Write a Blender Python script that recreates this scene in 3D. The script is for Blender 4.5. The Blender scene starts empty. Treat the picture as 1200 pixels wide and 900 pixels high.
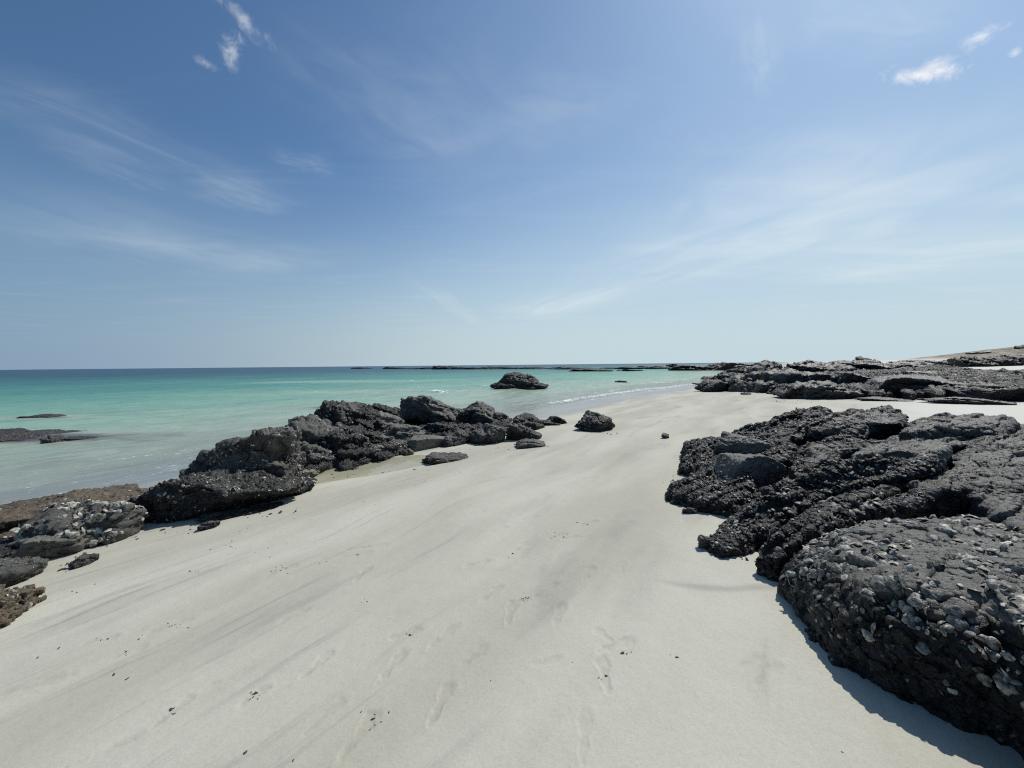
import bpy, bmesh, math, random
import numpy as np
from mathutils import Matrix, Vector

rng = np.random.default_rng(7)
random.seed(7)
SC = bpy.context.scene
COL = SC.collection
R = math.radians

# ------------------------------------------------------------------ camera
F = 451.0                      # focal length in photo pixels (1200 wide)
CAM_H = 1.6
PITCH = math.atan(22.5 / F)
ROLL = 0.0098
CAM = np.array([0.0, 0.0, CAM_H])
_f = np.array([0, math.cos(PITCH), -math.sin(PITCH)])
_u0 = np.array([0, math.sin(PITCH), math.cos(PITCH)])
_r0 = np.array([1.0, 0, 0])
_r = _r0 * math.cos(ROLL) - _u0 * math.sin(ROLL)
_u = _u0 * math.cos(ROLL) + _r0 * math.sin(ROLL)
cam_d = bpy.data.cameras.new('camera')
cam_d.sensor_fit = 'HORIZONTAL'
cam_d.sensor_width = 36.0
cam_d.lens = 36.0 * F / 1200.0
cam_d.clip_start = 0.05
cam_d.clip_end = 60000
cam = bpy.data.objects.new('camera', cam_d)
COL.objects.link(cam)
M = Matrix(((_r[0], _u[0], -_f[0], CAM[0]), (_r[1], _u[1], -_f[1], CAM[1]),
            (_r[2], _u[2], -_f[2], CAM[2]), (0, 0, 0, 1)))
cam.matrix_world = M
SC.camera = cam

def ray(u, v):
    d = _f + (u - 600) / F * _r - (v - 450) / F * _u
    return d / np.linalg.norm(d)

# ------------------------------------------------------------------ noise
_prm = np.random.default_rng(11)
PERM = _prm.permutation(256).astype(np.int64)
PERM = np.concatenate([PERM, PERM, PERM])
_g = _prm.normal(size=(256, 3))
GRAD = _g / np.linalg.norm(_g, axis=1)[:, None]
RND = _prm.random((256, 3))

def _hash(ix, iy, iz):
    return PERM[PERM[PERM[ix & 255] + (iy & 255)] + (iz & 255)]

def pnoise(p):
    i = np.floor(p).astype(np.int64)
    f = p - i
    w = f * f * f * (f * (f * 6 - 15) + 10)
    out = 0
    for dx in (0, 1):
        for dy in (0, 1):
            for dz in (0, 1):
                g = GRAD[_hash(i[:, 0] + dx, i[:, 1] + dy, i[:, 2] + dz)]
                d = f - np.array([dx, dy, dz])
                wt = ((w[:, 0] if dx else 1 - w[:, 0]) * (w[:, 1] if dy else 1 - w[:, 1])
                      * (w[:, 2] if dz else 1 - w[:, 2]))
                out = out + wt * (g * d).sum(1)
    return out * 1.5

def fbm(p, oct=4, gain=0.5, ridged=False):
    a, s, tot = 1.0, 0, 0
    p = np.asarray(p, float)
    for k in range(oct):
        n = pnoise(p * (2.03 ** k) + 17.3 * k)
        if ridged:
            n = 1 - 2 * np.abs(n)
        s = s + a * n
        tot += a
        a *= gain
    return s / tot

def worley(p):
    i = np.floor(p).astype(np.int64)
    f = p - i
    best = np.full(len(p), 9.0)
    for dx in (-1, 0, 1):
        for dy in (-1, 0, 1):
            for dz in (-1, 0, 1):
                o = np.array([dx, dy, dz])
                h = _hash(i[:, 0] + dx, i[:, 1] + dy, i[:, 2] + dz)
                d = ((o + RND[h] - f) ** 2).sum(1)
                best = np.minimum(best, d)
    return np.sqrt(best)

def blocky(p, seed=0.0):
    """fracture blocks: every cell of a warped Voronoi gets its own offset and tilt"""
    p = p + 0.22 * np.stack([fbm(p * 1.3 + 3 + seed, 2), fbm(p * 1.3 + 23 + seed, 2), fbm(p * 1.3 + 53 + seed, 2)], 1)
    i = np.floor(p).astype(np.int64)
    f = p - i
    best = np.full(len(p), 9.0); bh = np.zeros(len(p), np.int64); bd = np.zeros_like(p)
    for dx in (-1, 0, 1):
        for dy in (-1, 0, 1):
            for dz in (-1, 0, 1):
                o = np.array([dx, dy, dz])
                h = _hash(i[:, 0] + dx, i[:, 1] + dy, i[:, 2] + dz)
                v = f - o - RND[h]
                d = (v ** 2).sum(1)
                m = d < best
                best = np.where(m, d, best); bh = np.where(m, h, bh); bd = np.where(m[:, None], v, bd)
    g = GRAD[(bh + 91) & 255]
    return (RND[bh, 1] - 0.5) + 0.9 * (g * bd).sum(1)

def xyz(x, y, z=0.0):
    return np.stack([x, y, np.zeros_like(x) + z], 1)

def sstep(a, b, x):
    t = np.clip((x - a) / (b - a), 0, 1)
    return t * t * (3 - 2 * t)

# ------------------------------------------------------------------ terrain function
ZW = -0.70                     # sea level
_sh = np.array([(-160, -320), (-40, -80), (-14, -14), (-9.8, -1), (-8.5, 4), (-7.9, 6.0), (-7.0, 8.2), (-4.4, 12.0), (-1.5, 16.3),
                (1.9, 20.4), (5.8, 25.6), (10.6, 31), (17, 37.5), (25, 45), (36, 60), (62, 100), (125, 180), (420, 600), (3000, 4200)], float)
def _catmull(P, n=6):
    out = []
    for k in range(len(P) - 1):
        p0, p1, p2, p3 = P[max(k - 1, 0)], P[k], P[k + 1], P[min(k + 2, len(P) - 1)]
        # chordal tangents scaled to the segment keep the curve from overshooting
        L = np.linalg.norm(p2 - p1)
        m1 = (p2 - p0) / np.linalg.norm(p2 - p0) * L
        m2 = (p3 - p1) / np.linalg.norm(p3 - p1) * L
        for t in np.linspace(0, 1, n, endpoint=False):
            a, b, c, d = 2*t**3-3*t**2+1, t**3-2*t**2+t, -2*t**3+3*t**2, t**3-t**2
            out.append(a*p1 + b*m1 + c*p2 + d*m2)
    out.append(P[-1])
    return np.array(out)
SHORE = _catmull(_sh, 4)

def shore_dist(x, y):
    best = np.full(x.shape, 1e18)
    sgn = np.ones(x.shape)
    for a, b in zip(SHORE[:-1], SHORE[1:]):
        e = b - a
        L2 = e @ e
        t = np.clip(((x - a[0]) * e[0] + (y - a[1]) * e[1]) / L2, 0, 1)
        dx, dy = x - a[0] - t * e[0], y - a[1] - t * e[1]
        d2 = dx * dx + dy * dy
        c = e[0] * (y - a[1]) - e[1] * (x - a[0])
        m = d2 < best
        best = np.where(m, d2, best)
        sgn = np.where(m, np.where(c < 0, 1.0, -1.0), sgn)
    return np.sqrt(best) * sgn

SD = np.array([0.565, 0.825])      # along the shore
def base_z(S):
    up = 2.2 * (1 - np.exp(-np.maximum(S, 0) * 0.082 / 2.2))
    dn = -7.0 * (1 - np.exp(np.minimum(S, 0) * 0.0095))
    return ZW + up + dn

POOLS = []     # (x, y, along-radius, across-radius, angle, depth)
FEET = []      # (x, y, heading, length, width, depth)
SCARP = []

def ground(x, y, fine=False, damp=None):
    x = np.asarray(x, float); y = np.asarray(y, float)
    S = shore_dist(x, y)
    z = base_z(S)
    a = x * SD[0] + y * SD[1]          # along shore
    c = x * SD[1] - y * SD[0]          # across
    r = np.hypot(x, y)
    fade = sstep(0.6, 4.0, S)
    z = z + fade * 0.05 * fbm(xyz(a / 6.0, c / 2.6, 3.1), 2)
    # far dune, rising to the right
    hx = np.interp(x, [60, 89, 97, 104, 113, 122, 128, 133, 150, 200, 400], [0, 0, 1.0, 1.35, 1.7, 2.4, 3.3, 4.5, 7.0, 9, 16])
    hx = hx * 0.78
    ridge = np.exp(-((y - 100) / 30.0) ** 2) * sstep(420, 220, x)
    z = z + hx * ridge * (1 + 0.10 * fbm(xyz(x / 9, y / 9, 5.0), 3))
    for (px, py, ra, rc, ang, dep) in POOLS:
        ca, sa = math.cos(ang), math.sin(ang)
        dx, dy = x - px, y - py
        q = ((dx * ca + dy * sa) / ra) ** 2 + ((-dx * sa + dy * ca) / rc) ** 2
        z = z - dep * np.exp(-q * 1.2)
    if fine:
        # wind and backwash streaks running along the beach, stronger towards the water
        left = sstep(0.5, -3.0, x) * sstep(14, 9, r) * sstep(1.0, 2.5, S)
        warp = 0.5 * fbm(xyz(a / 2.0, c / 2.0, 9.0), 2)
        st = fbm(xyz(a / 3.2 + 3, (c + warp * 0.5) / 0.28, 1.0), 3)
        z = z + left * 0.014 * st + fade * (1 - left) * 0.005 * st
        near = sstep(16, 8, r)
        z = z + near * fade * 0.0035 * fbm(xyz(x / 0.22, y / 0.22, 2.0), 3)
        pk = fbm(xyz(x / 0.9 + 5, y / 0.9, 6.0), 2)
        z = z + near * fade * 0.006 * pk
        for (px, py, hd, L, W, dep) in FEET:
            m = (np.abs(x - px) < 0.4) & (np.abs(y - py) < 0.4)
            if not m.any():
                continue
            ch, sh = math.cos(hd), math.sin(hd)
            dx, dy = x[m] - px, y[m] - py
            l = (dx * sh + dy * ch) / (L / 2)
            w = (dx * ch - dy * sh) / (W / 2)
            w = w / (0.80 + 0.28 * np.clip(l, -1, 1) - 0.35 * np.exp(-((l + 0.1) / 0.35) ** 2))
            q = np.sqrt(np.abs(l) ** 2.6 + w * w)
            wob = 1 + 0.6 * fbm(xyz(x[m] / 0.06, y[m] / 0.05, 4.0), 2)
            prof = -dep * sstep(1.12, 0.72, q * wob) * (0.75 + 0.35 * (np.abs(l) > .35)) + 0.30 * dep * np.exp(-((q - 1.28) / 0.2) ** 2) * wob
            z[m] = z[m] + prof
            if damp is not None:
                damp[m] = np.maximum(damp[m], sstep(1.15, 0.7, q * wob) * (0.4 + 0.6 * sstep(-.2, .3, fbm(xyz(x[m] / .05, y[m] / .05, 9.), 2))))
        for (x0, y0, x1, y1, hgt) in SCARP:
            e = np.array([x1 - x0, y1 - y0]); L = np.linalg.norm(e); e /= L
            t = (x - x0) * e[0] + (y - y0) * e[1]
            d = (x - x0) * -e[1] + (y - y0) * e[0]
            d = d + 0.03 * np.sin(t * 6)
            z = z - hgt * sstep(0.05, -0.02, d) * sstep(-0.5, 0.0, d) * sstep(-.2, .2, t) * sstep(L + .2, L - .1, t)
    return z

def g1(x, y):
    return float(ground(np.array([x]), np.array([y]))[0])

_ts = np.exp(np.linspace(math.log(0.8), math.log(900), 700))
def hit(u, v, sea=False):
    d = ray(u, v)
    P = CAM[None] + d[None] * _ts[:, None]
    if sea:
        t = (ZW - CAM_H) / d[2]
        return CAM + d * t
    g = np.maximum(ground(P[:, 0], P[:, 1]), -50)
    below = np.where(P[:, 2] < g)[0]
    k = below[0] if len(below) else len(_ts) - 1
    if k == 0:
        return P[0]
    a, b = P[k - 1, 2] - g[k - 1], P[k, 2] - g[k]
    t = _ts[k - 1] + (_ts[k] - _ts[k - 1]) * a / (a - b)
    return CAM + d * t

def atz(u, v, z):
    d = ray(u, v)
    return CAM + d * ((z - CAM_H) / d[2])

# ------------------------------------------------------------------ materials
def mat(name):
    m = bpy.data.materials.new(name)
    m.use_nodes = True
    nt = m.node_tree
    for n in list(nt.nodes):
        nt.nodes.remove(n)
    return m, nt

class NT:
    def __init__(s, nt):
        s.t = nt
    def n(s, kind, **kw):
        nd = s.t.nodes.new(kind)
        for k, v in kw.items():
            if k.startswith('_'):
                setattr(nd, k[1:], v)
            else:
                key = int(k[1:]) if k[0] == 'i' and k[1:].isdigit() else k.replace('__', ' ')
                sock = nd.inputs[key]
                if isinstance(v, bpy.types.NodeSocket):
                    s.t.links.new(v, sock)
                else:
                    sock.default_value = v
        return nd
    def math(s, op, a, b=0.0, c=0.0, clamp=False):
        nd = s.n('ShaderNodeMath', i0=a, i1=b, i2=c, _operation=op)
        nd.use_clamp = clamp
        return nd.outputs[0]
    def mix(s, fac, a, b, blend='MIX'):
        nd = s.t.nodes.new('ShaderNodeMix')
        nd.data_type = 'RGBA'; nd.blend_type = blend; nd.clamp_factor = True
        for sock, v in ((nd.inputs[0], fac), (nd.inputs[6], a), (nd.inputs[7], b)):
            if isinstance(v, bpy.types.NodeSocket):
                s.t.links.new(v, sock)
            else:
                sock.default_value = v if not isinstance(v, tuple) else (*v[:3], 1.0)
        return nd.outputs[2]
    def ramp(s, fac, stops, interp='LINEAR'):
        nd = s.t.nodes.new('ShaderNodeValToRGB')
        nd.color_ramp.interpolation = interp
        el = nd.color_ramp.elements
        while len(el) < len(stops):
            el.new(0.5)
        for e, (p, c) in zip(el, stops):
            e.position = p
            e.color = (c, c, c, 1) if isinstance(c, (int, float)) else (*c, 1)
        s.t.links.new(fac, nd.inputs[0])
        return nd.outputs[0]
    def mr(s, v, a, b, c=0.0, d=1.0):
        nd = s.n('ShaderNodeMapRange', i0=v, i1=a, i2=b, i3=c, i4=d)
        nd.interpolation_type = 'SMOOTHSTEP'
        return nd.outputs[0]
    def noise(s, vec, scale, detail=4, rough=0.55, dist=0.0):
        return s.n('ShaderNodeTexNoise', Vector=vec, Scale=scale, Detail=detail, Roughness=rough, Distortion=dist).outputs[0]
    def vor(s, vec, scale, feature='F1'):
        return s.n('ShaderNodeTexVoronoi', Vector=vec, Scale=scale, _feature=feature)
    def mapping(s, vec, rot=(0, 0, 0), scale=(1, 1, 1), loc=(0, 0, 0)):
        return s.n('ShaderNodeMapping', Vector=vec, Rotation=rot, Scale=scale, Location=loc).outputs[0]
    def attr(s, name):
        return s.n('ShaderNodeAttribute', _attribute_name=name).outputs['Fac']
    def link(s, a, b):
        s.t.links.new(a, b)

def out_surface(N, sh):
    o = N.n('ShaderNodeOutputMaterial')
    N.link(sh, o.inputs['Surface'])

def rock_material(name, dark, light, tint, speck=0.5, rough=0.54, speck_scale=1.0):
    """weathered volcanic rock: bare faces, dark algal crust where the 'crust' attribute says, pale barnacle specks"""
    m, nt = mat(name)
    N = NT(nt)
    pos = N.n('ShaderNodeNewGeometry').outputs['Position']
    crust = N.attr('crust')
    big = N.noise(pos, 1.7, 5, 0.6)
    mid = N.noise(pos, 9.0, 5, 0.65)
    fine = N.noise(pos, 70.0, 4, 0.7)
    stri = N.noise(N.mapping(pos, (R(12), R(-8), R(35)), (3.0, 22.0, 30.0)), 1.0, 5, 0.6, 0.6)
    f = N.math('MULTIPLY_ADD', big, 0.45, N.math('MULTIPLY_ADD', mid, 0.35, N.math('MULTIPLY', stri, 0.35)))
    bare = N.ramp(f, [(0.38, dark), (0.60, tuple(0.5 * (a + b) for a, b in zip(dark, light))), (0.78, light)])
    bare = N.mix(N.mr(N.noise(pos, 4.3, 4, 0.6), 0.52, 0.70), bare, tint)
    bare = N.mix(0.55, bare, N.ramp(fine, [(0.30, 0.25), (0.5, 0.75), (0.72, 1.0)]), 'MULTIPLY')
    cv = N.vor(pos, 26.0)
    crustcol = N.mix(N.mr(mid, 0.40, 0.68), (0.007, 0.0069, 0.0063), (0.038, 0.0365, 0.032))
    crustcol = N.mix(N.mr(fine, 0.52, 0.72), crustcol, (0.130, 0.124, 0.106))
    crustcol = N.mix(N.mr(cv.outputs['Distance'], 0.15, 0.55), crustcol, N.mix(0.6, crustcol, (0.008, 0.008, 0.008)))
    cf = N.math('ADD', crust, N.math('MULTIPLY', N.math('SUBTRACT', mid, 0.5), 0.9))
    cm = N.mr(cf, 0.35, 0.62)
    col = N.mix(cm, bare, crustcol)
    # barnacle specks
    sv = N.vor(pos, 24.0 * speck_scale)
    sv2 = N.vor(pos, 52.0 * speck_scale)
    sp = N.math('MAXIMUM', N.mr(sv.outputs['Distance'], 0.24, 0.13), N.math('MULTIPLY', N.mr(sv2.outputs['Distance'], 0.26, 0.16), 0.8))
    pick = N.mr(N.n('ShaderNodeSeparateColor', Color=sv.outputs['Color']).outputs[0], 0.45, 0.55)
    msk = N.mr(N.noise(pos, 3.4, 4, 0.7), 0.42, 0.60)
    sp = N.math('MULTIPLY', N.math('MULTIPLY', sp, pick), N.math('MULTIPLY', msk, speck))
    col = N.mix(sp, col, N.mix(fine, (0.34, 0.32, 0.27), (0.58, 0.56, 0.48)))
    grit = N.noise(pos, 170.0, 3, 0.7)
    mw = N.math('MULTIPLY_ADD', cm, 0.40, 0.18)
    hgt = N.math('ADD', N.math('MULTIPLY', mid, mw), N.math('MULTIPLY_ADD', fine, 0.26, N.math('MULTIPLY', grit, 0.10)))
    hgt = N.math('MULTIPLY_ADD', stri, 0.42, hgt)
    hgt = N.math('MULTIPLY_ADD', N.math('MULTIPLY', cm, N.mr(cv.outputs['Distance'], 0.6, 0.0)), 0.75, hgt)
    hgt = N.math('MULTIPLY_ADD', sp, 0.25, hgt)
    bump = N.n('ShaderNodeBump', Strength=1.0, Distance=0.040, Height=hgt)
    b = N.n('ShaderNodeBsdfPrincipled', Base__Color=col, Roughness=N.math('MULTIPLY_ADD', fine, 0.3, rough - 0.15), Normal=bump.outputs[0])
    b.inputs['Specular IOR Level'].default_value = 0.45
    out_surface(N, b.outputs[0])
    return m

MAT_ROCK = rock_material('basalt', (0.034, 0.033, 0.029), (0.155, 0.150, 0.130), (0.078, 0.072, 0.056), 1.0)
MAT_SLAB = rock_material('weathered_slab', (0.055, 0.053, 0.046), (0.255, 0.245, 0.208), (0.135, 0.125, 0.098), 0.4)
MAT_BROWN = rock_material('brown_ledge', (0.055, 0.042, 0.028), (0.205, 0.165, 0.112), (0.15, 0.100, 0.056), 0.85)
MAT_PALE = rock_material('pale_stone', (0.13, 0.12, 0.095), (0.38, 0.35, 0.29), (0.24, 0.20, 0.14), 0.3)
MAT_FAR = rock_material('far_rock', (0.016, 0.0155, 0.014), (0.088, 0.086, 0.076), (0.062, 0.057, 0.045), 0.3)
MAT_REEF = rock_material('awash_reef', (0.030, 0.026, 0.026), (0.085, 0.074, 0.068), (0.060, 0.048, 0.046), 0.2, 0.4)

def shell_material():
    m, nt = mat('oyster_shell')
    N = NT(nt)
    pos = N.n('ShaderNodeNewGeometry').outputs['Position']
    rnd = N.attr('tone')
    n1 = N.noise(pos, 45, 4, 0.6)
    n2 = N.noise(pos, 220, 3, 0.6)
    c = N.mix(N.mr(n1, 0.35, 0.7), (0.15, 0.143, 0.118), (0.74, 0.715, 0.61))
    c = N.mix(rnd, N.mix(0.8, c, (0.022, 0.022, 0.020)), c)
    c = N.mix(0.4, c, N.ramp(n2, [(0.3, 0.4), (0.6, 1.0)]), 'MULTIPLY')
    bump = N.n('ShaderNodeBump', Strength=0.7, Distance=0.006, Height=N.math('ADD', n1, N.math('MULTIPLY', n2, 0.4)))
    b = N.n('ShaderNodeBsdfPrincipled', Base__Color=c, Roughness=0.55, Normal=bump.outputs[0])
    out_surface(N, b.outputs[0])
    return m
MAT_SHELL = shell_material()

def sand_material():
    m, nt = mat('sand')
    N = NT(nt)
    pos = N.n('ShaderNodeNewGeometry').outputs['Position']
    S = N.attr('shore')
    hill = N.attr('dune')
    ang = -math.atan2(SD[1], SD[0])
    al = N.mapping(pos, (0, 0, ang), (1, 1, 0.2))
    # mineral streaks
    warp = N.n('ShaderNodeTexNoise', Vector=al, Scale=0.35, Detail=2.0).outputs['Color']
    alw = N.n('ShaderNodeVectorMath', i0=al, i1=N.n('ShaderNodeVectorMath', i0=warp, i1=(0.9, 0.9, 0.0), _operation='MULTIPLY').outputs[0], _operation='ADD').outputs[0]
    st1 = N.noise(N.mapping(alw, scale=(0.42, 1.7, 1)), 1.0, 6, 0.58, 0.7)
    st2 = N.noise(N.mapping(alw, scale=(0.5, 9.0, 1)), 1.0, 4, 0.6)
    st3 = N.noise(N.mapping(alw, scale=(0.25, 0.8, 1), loc=(3, 7, 0)), 1.0, 3, 0.5)
    grain = N.noise(pos, 210, 5, 0.8)
    grain2 = N.noise(pos, 60, 4, 0.6)
    c = N.mix(N.mr(st3, 0.35, 0.65), (0.445, 0.426, 0.346), (0.538, 0.521, 0.436))
    sm = N.math('MAXIMUM', N.math('MULTIPLY', N.mr(st1, 0.50, 0.74), 0.55), N.math('MULTIPLY', N.math('MULTIPLY', N.mr(st2, 0.54, 0.74), N.attr('streaks')), 0.85))
    sm = N.math('MULTIPLY', sm, N.mr(N.noise(pos, 1.1, 5, 0.65), 0.30, 0.60, 0.35, 1.0))
    c = N.mix(sm, c, (0.275, 0.266, 0.240))
    c = N.mix(N.math('MULTIPLY', N.mr(S, 11.2, 14.5), 0.8), c, (0.69, 0.67, 0.60))
    c = N.mix(0.6, c, N.ramp(grain, [(0.30, 0.55), (0.5, 0.9), (0.7, 1.0)]), 'MULTIPLY')
    c = N.mix(0.25, c, N.ramp(grain2, [(0.3, 0.7), (0.6, 1.0)]), 'MULTIPLY')
    # scattered dark grains and bits of weed
    fl = N.vor(pos, 21.0)
    flm = N.math('MULTIPLY', N.mr(fl.outputs['Distance'], 0.10, 0.05), N.mr(N.noise(N.mapping(alw, scale=(0.6, 2.0, 1), loc=(1, 2, 0)), 1.0, 3, 0.6), 0.58, 0.68))
    c = N.mix(N.math('MULTIPLY', flm, N.attr('streaks')), c, (0.05, 0.045, 0.04))
    # wet sand by the sea
    wet = N.mr(N.math('ADD', S, N.math('MULTIPLY', N.noise(al, 0.5, 3, 0.5), 1.6)), 4.9, 2.9)
    c = N.mix(N.math('MULTIPLY', wet, 0.85), c, N.mix(0.6, c, (0.19, 0.19, 0.19)))
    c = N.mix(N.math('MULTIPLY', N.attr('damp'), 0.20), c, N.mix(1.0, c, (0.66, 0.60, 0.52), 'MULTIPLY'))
    # scrub and stony soil on the dune
    sc = N.mix(N.mr(N.noise(pos, 0.5, 6, 0.7), 0.42, 0.6), (0.15, 0.125, 0.09), (0.34, 0.30, 0.225))
    sc = N.mix(N.mr(N.noise(pos, 0.9, 5, 0.8), 0.54, 0.62), sc, (0.06, 0.062, 0.035))
    c = N.mix(hill, c, sc)
    h = N.math('MULTIPLY_ADD', grain, 0.04, N.math('MULTIPLY', grain2, 0.15))
    h = N.math('MULTIPLY_ADD', N.noise(pos, 12, 4, 0.55), 0.5, h)
    bump = N.n('ShaderNodeBump', Strength=0.55, Distance=0.012, Height=h)
    b = N.n('ShaderNodeBsdfPrincipled', Base__Color=c, Roughness=N.math('MULTIPLY_ADD', wet, -0.62, 0.9), Normal=bump.outputs[0])
    b.inputs['Specular IOR Level'].default_value = 0.25
    out_surface(N, b.outputs[0])
    return m

def water_material():
    m, nt = mat('sea_water')
    N = NT(nt)
    pos = N.n('ShaderNodeNewGeometry').outputs['Position']
    dep = N.attr('depth')          # metres of water above the bed
    foam = N.attr('foam')
    ang = -math.atan2(SD[1], SD[0])
    al = N.mapping(pos, (0, 0, ang), (1, 1, 1))
    # ripples
    r1 = N.noise(N.mapping(al, scale=(0.42, 1.5, 1)), 1.15, 1.6, 0.5, 0.5)
    r2 = N.noise(N.mapping(al, scale=(0.7, 1.5, 1), loc=(4, 1, 0)), 4.5, 1.5, 0.5, 0.3)
    r3 = N.noise(N.mapping(al, scale=(0.22, 0.7, 1), loc=(9, 1, 0)), 0.35, 2, 0.5)
    r4 = N.noise(N.mapping(al, scale=(0.18, 0.8, 1), loc=(2, 5, 0)), 0.09, 3, 0.55)
    h = N.math('MULTIPLY_ADD', r1, 0.60, N.math('MULTIPLY_ADD', r2, 0.07, N.math('MULTIPLY_ADD', r3, 1.8, N.math('MULTIPLY', r4, 6.0))))
    bump = N.n('ShaderNodeBump', Strength=1.0, Distance=0.42, Height=h)
    nrm = bump.outputs[0]
    d2 = N.math('ADD', dep, N.math('MULTIPLY', N.math('SUBTRACT', N.noise(N.mapping(al, scale=(0.06, 0.16, 1)), 1.0, 4, 0.6), 0.5), N.math('MULTIPLY', dep, 0.9)))
    body = N.ramp(N.math('DIVIDE', d2, 7.0), [(0.0, (0.58, 0.585, 0.46)), (0.07, (0.46, 0.565, 0.43)), (0.16, (0.235, 0.425, 0.305)),
                                             (0.35, (0.085, 0.255, 0.200)), (0.60, (0.030, 0.140, 0.134)), (0.85, (0.015, 0.062, 0.088)), (1.0, (0.018, 0.062, 0.11))])
    body = N.mix(N.mr(N.math('MULTIPLY_ADD', r3, 0.5, N.math('MULTIPLY', r1, 0.5)), 0.42, 0.62, 0.0, 0.30), body, N.mix(0.5, body, (0.02, 0.10, 0.13)))  # light and shade of the ripples painted into the body colour from wave noise
    alpha = N.ramp(N.math('DIVIDE', d2, 3.0), [(0.0, 0.12), (0.06, 0.40), (0.15, 0.68), (0.4, 0.90), (1.0, 1.0)])
    diff = N.n('ShaderNodeBsdfDiffuse', Color=body, Normal=nrm)
    tr = N.n('ShaderNodeBsdfTransparent', Color=N.ramp(N.math('DIVIDE', d2, 2.0), [(0.0, (0.97, 0.98, 0.97)), (0.3, (0.80, 0.93, 0.88)), (1.0, (0.45, 0.80, 0.74))]))
    bs = N.n('ShaderNodeMixShader', Fac=alpha)
    N.link(tr.outputs[0], bs.inputs[1]); N.link(diff.outputs[0], bs.inputs[2])
    gl = N.n('ShaderNodeBsdfGlossy', Color=(0.95, 0.97, 1.0, 1), Roughness=0.16, Normal=nrm)
    fr = N.n('ShaderNodeFresnel', IOR=1.33, Normal=nrm)
    fr2 = N.math('MINIMUM', N.math('MULTIPLY', fr.outputs[0], 0.44), 0.26)
    w = N.n('ShaderNodeMixShader', Fac=fr2)
    N.link(bs.outputs[0], w.inputs[1]); N.link(gl.outputs[0], w.inputs[2])
    # foam
    fn = N.noise(N.mapping(al, scale=(1.0, 2.2, 1)), 3.2, 6, 0.7, 0.5)
    fm = N.mr(N.math('ADD', foam, N.math('MULTIPLY', N.math('SUBTRACT', fn, 0.5), 3.2)), 0.62, 0.95)
    fm = N.math('MULTIPLY', fm, N.mr(foam, 0.02, 0.2))
    fs = N.n('ShaderNodeBsdfDiffuse', Color=(0.82, 0.84, 0.83, 1))
    o = N.n('ShaderNodeMixShader', Fac=N.math('MULTIPLY', fm, 0.92))
    N.link(w.outputs[0], o.inputs[1]); N.link(fs.outputs[0], o.inputs[2])
    out_surface(N, o.outputs[0])
    return m

def pool_material():
    m, nt = mat('pool_water')
    N = NT(nt)
    pos = N.n('ShaderNodeNewGeometry').outputs['Position']
    bump = N.n('ShaderNodeBump', Strength=0.15, Distance=0.02, Height=N.noise(pos, 5, 3))
    tr = N.n('ShaderNodeBsdfTransparent', Color=(0.95, 0.955, 0.90, 1))
    gl = N.n('ShaderNodeBsdfGlossy', Roughness=0.06, Normal=bump.outputs[0])
    fr = N.n('ShaderNodeFresnel', IOR=1.33)
    s = N.n('ShaderNodeMixShader', Fac=N.math('MULTIPLY', fr.outputs[0], 0.8))
    N.link(tr.outputs[0], s.inputs[1]); N.link(gl.outputs[0], s.inputs[2])
    out_surface(N, s.outputs[0])
    return m

def weed_material():
    m, nt = mat('dried_weed')
    N = NT(nt)
    pos = N.n('ShaderNodeNewGeometry').outputs['Position']
    c = N.mix(N.noise(pos, 90, 3), (0.018, 0.016, 0.012), (0.075, 0.062, 0.045))
    b = N.n('ShaderNodeBsdfPrincipled', Base__Color=c, Roughness=0.7)
    out_surface(N, b.outputs[0])
    return m

# ------------------------------------------------------------------ object helpers
def mesh_np(name, V, faces, attrs=None, smooth=True):
    """faces: (n,4) or (n,3) int array"""
    me = bpy.data.meshes.new(name)
    V = np.ascontiguousarray(V, dtype=np.float32)
    faces = np.ascontiguousarray(faces, dtype=np.int32)
    n, k = faces.shape
    me.vertices.add(len(V)); me.vertices.foreach_set('co', V.ravel())
    me.loops.add(n * k); me.loops.foreach_set('vertex_index', faces.ravel())
    me.polygons.add(n)
    me.polygons.foreach_set('loop_start', np.arange(0, n * k, k, dtype=np.int32))
    me.polygons.foreach_set('loop_total', np.full(n, k, dtype=np.int32))
    if smooth:
        me.polygons.foreach_set('use_smooth', np.ones(n, dtype=bool))
    me.update(calc_edges=True)
    for an, av in (attrs or {}).items():
        a = me.attributes.new(an, 'FLOAT', 'POINT')
        a.data.foreach_set('value', np.ascontiguousarray(av, dtype=np.float32))
    return me

def link(name, me, material=None, parent=None, loc=None):
    o = bpy.data.objects.new(name, me)
    COL.objects.link(o)
    if material is not None and len(me.materials) == 0:
        me.materials.append(material)
    if parent is not None:
        o.parent = parent
    if loc is not None:
        o.location = loc
    return o

def tag(o, label=None, cat=None, group=None, kind=None):
    if label: o['label'] = label
    if cat: o['category'] = cat
    if group: o['group'] = group
    if kind: o['kind'] = kind
    return o

def vnormals(V, Fc):
    k = Fc.shape[1]
    if k == 4:
        fn = np.cross(V[Fc[:, 2]] - V[Fc[:, 0]], V[Fc[:, 3]] - V[Fc[:, 1]])
    else:
        fn = np.cross(V[Fc[:, 1]] - V[Fc[:, 0]], V[Fc[:, 2]] - V[Fc[:, 0]])
    n = np.zeros_like(V)
    for j in range(k):
        for c in range(3):
            n[:, c] += np.bincount(Fc[:, j], weights=fn[:, c], minlength=len(V))
    return n / (np.linalg.norm(n, axis=1)[:, None] + 1e-12)

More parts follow.
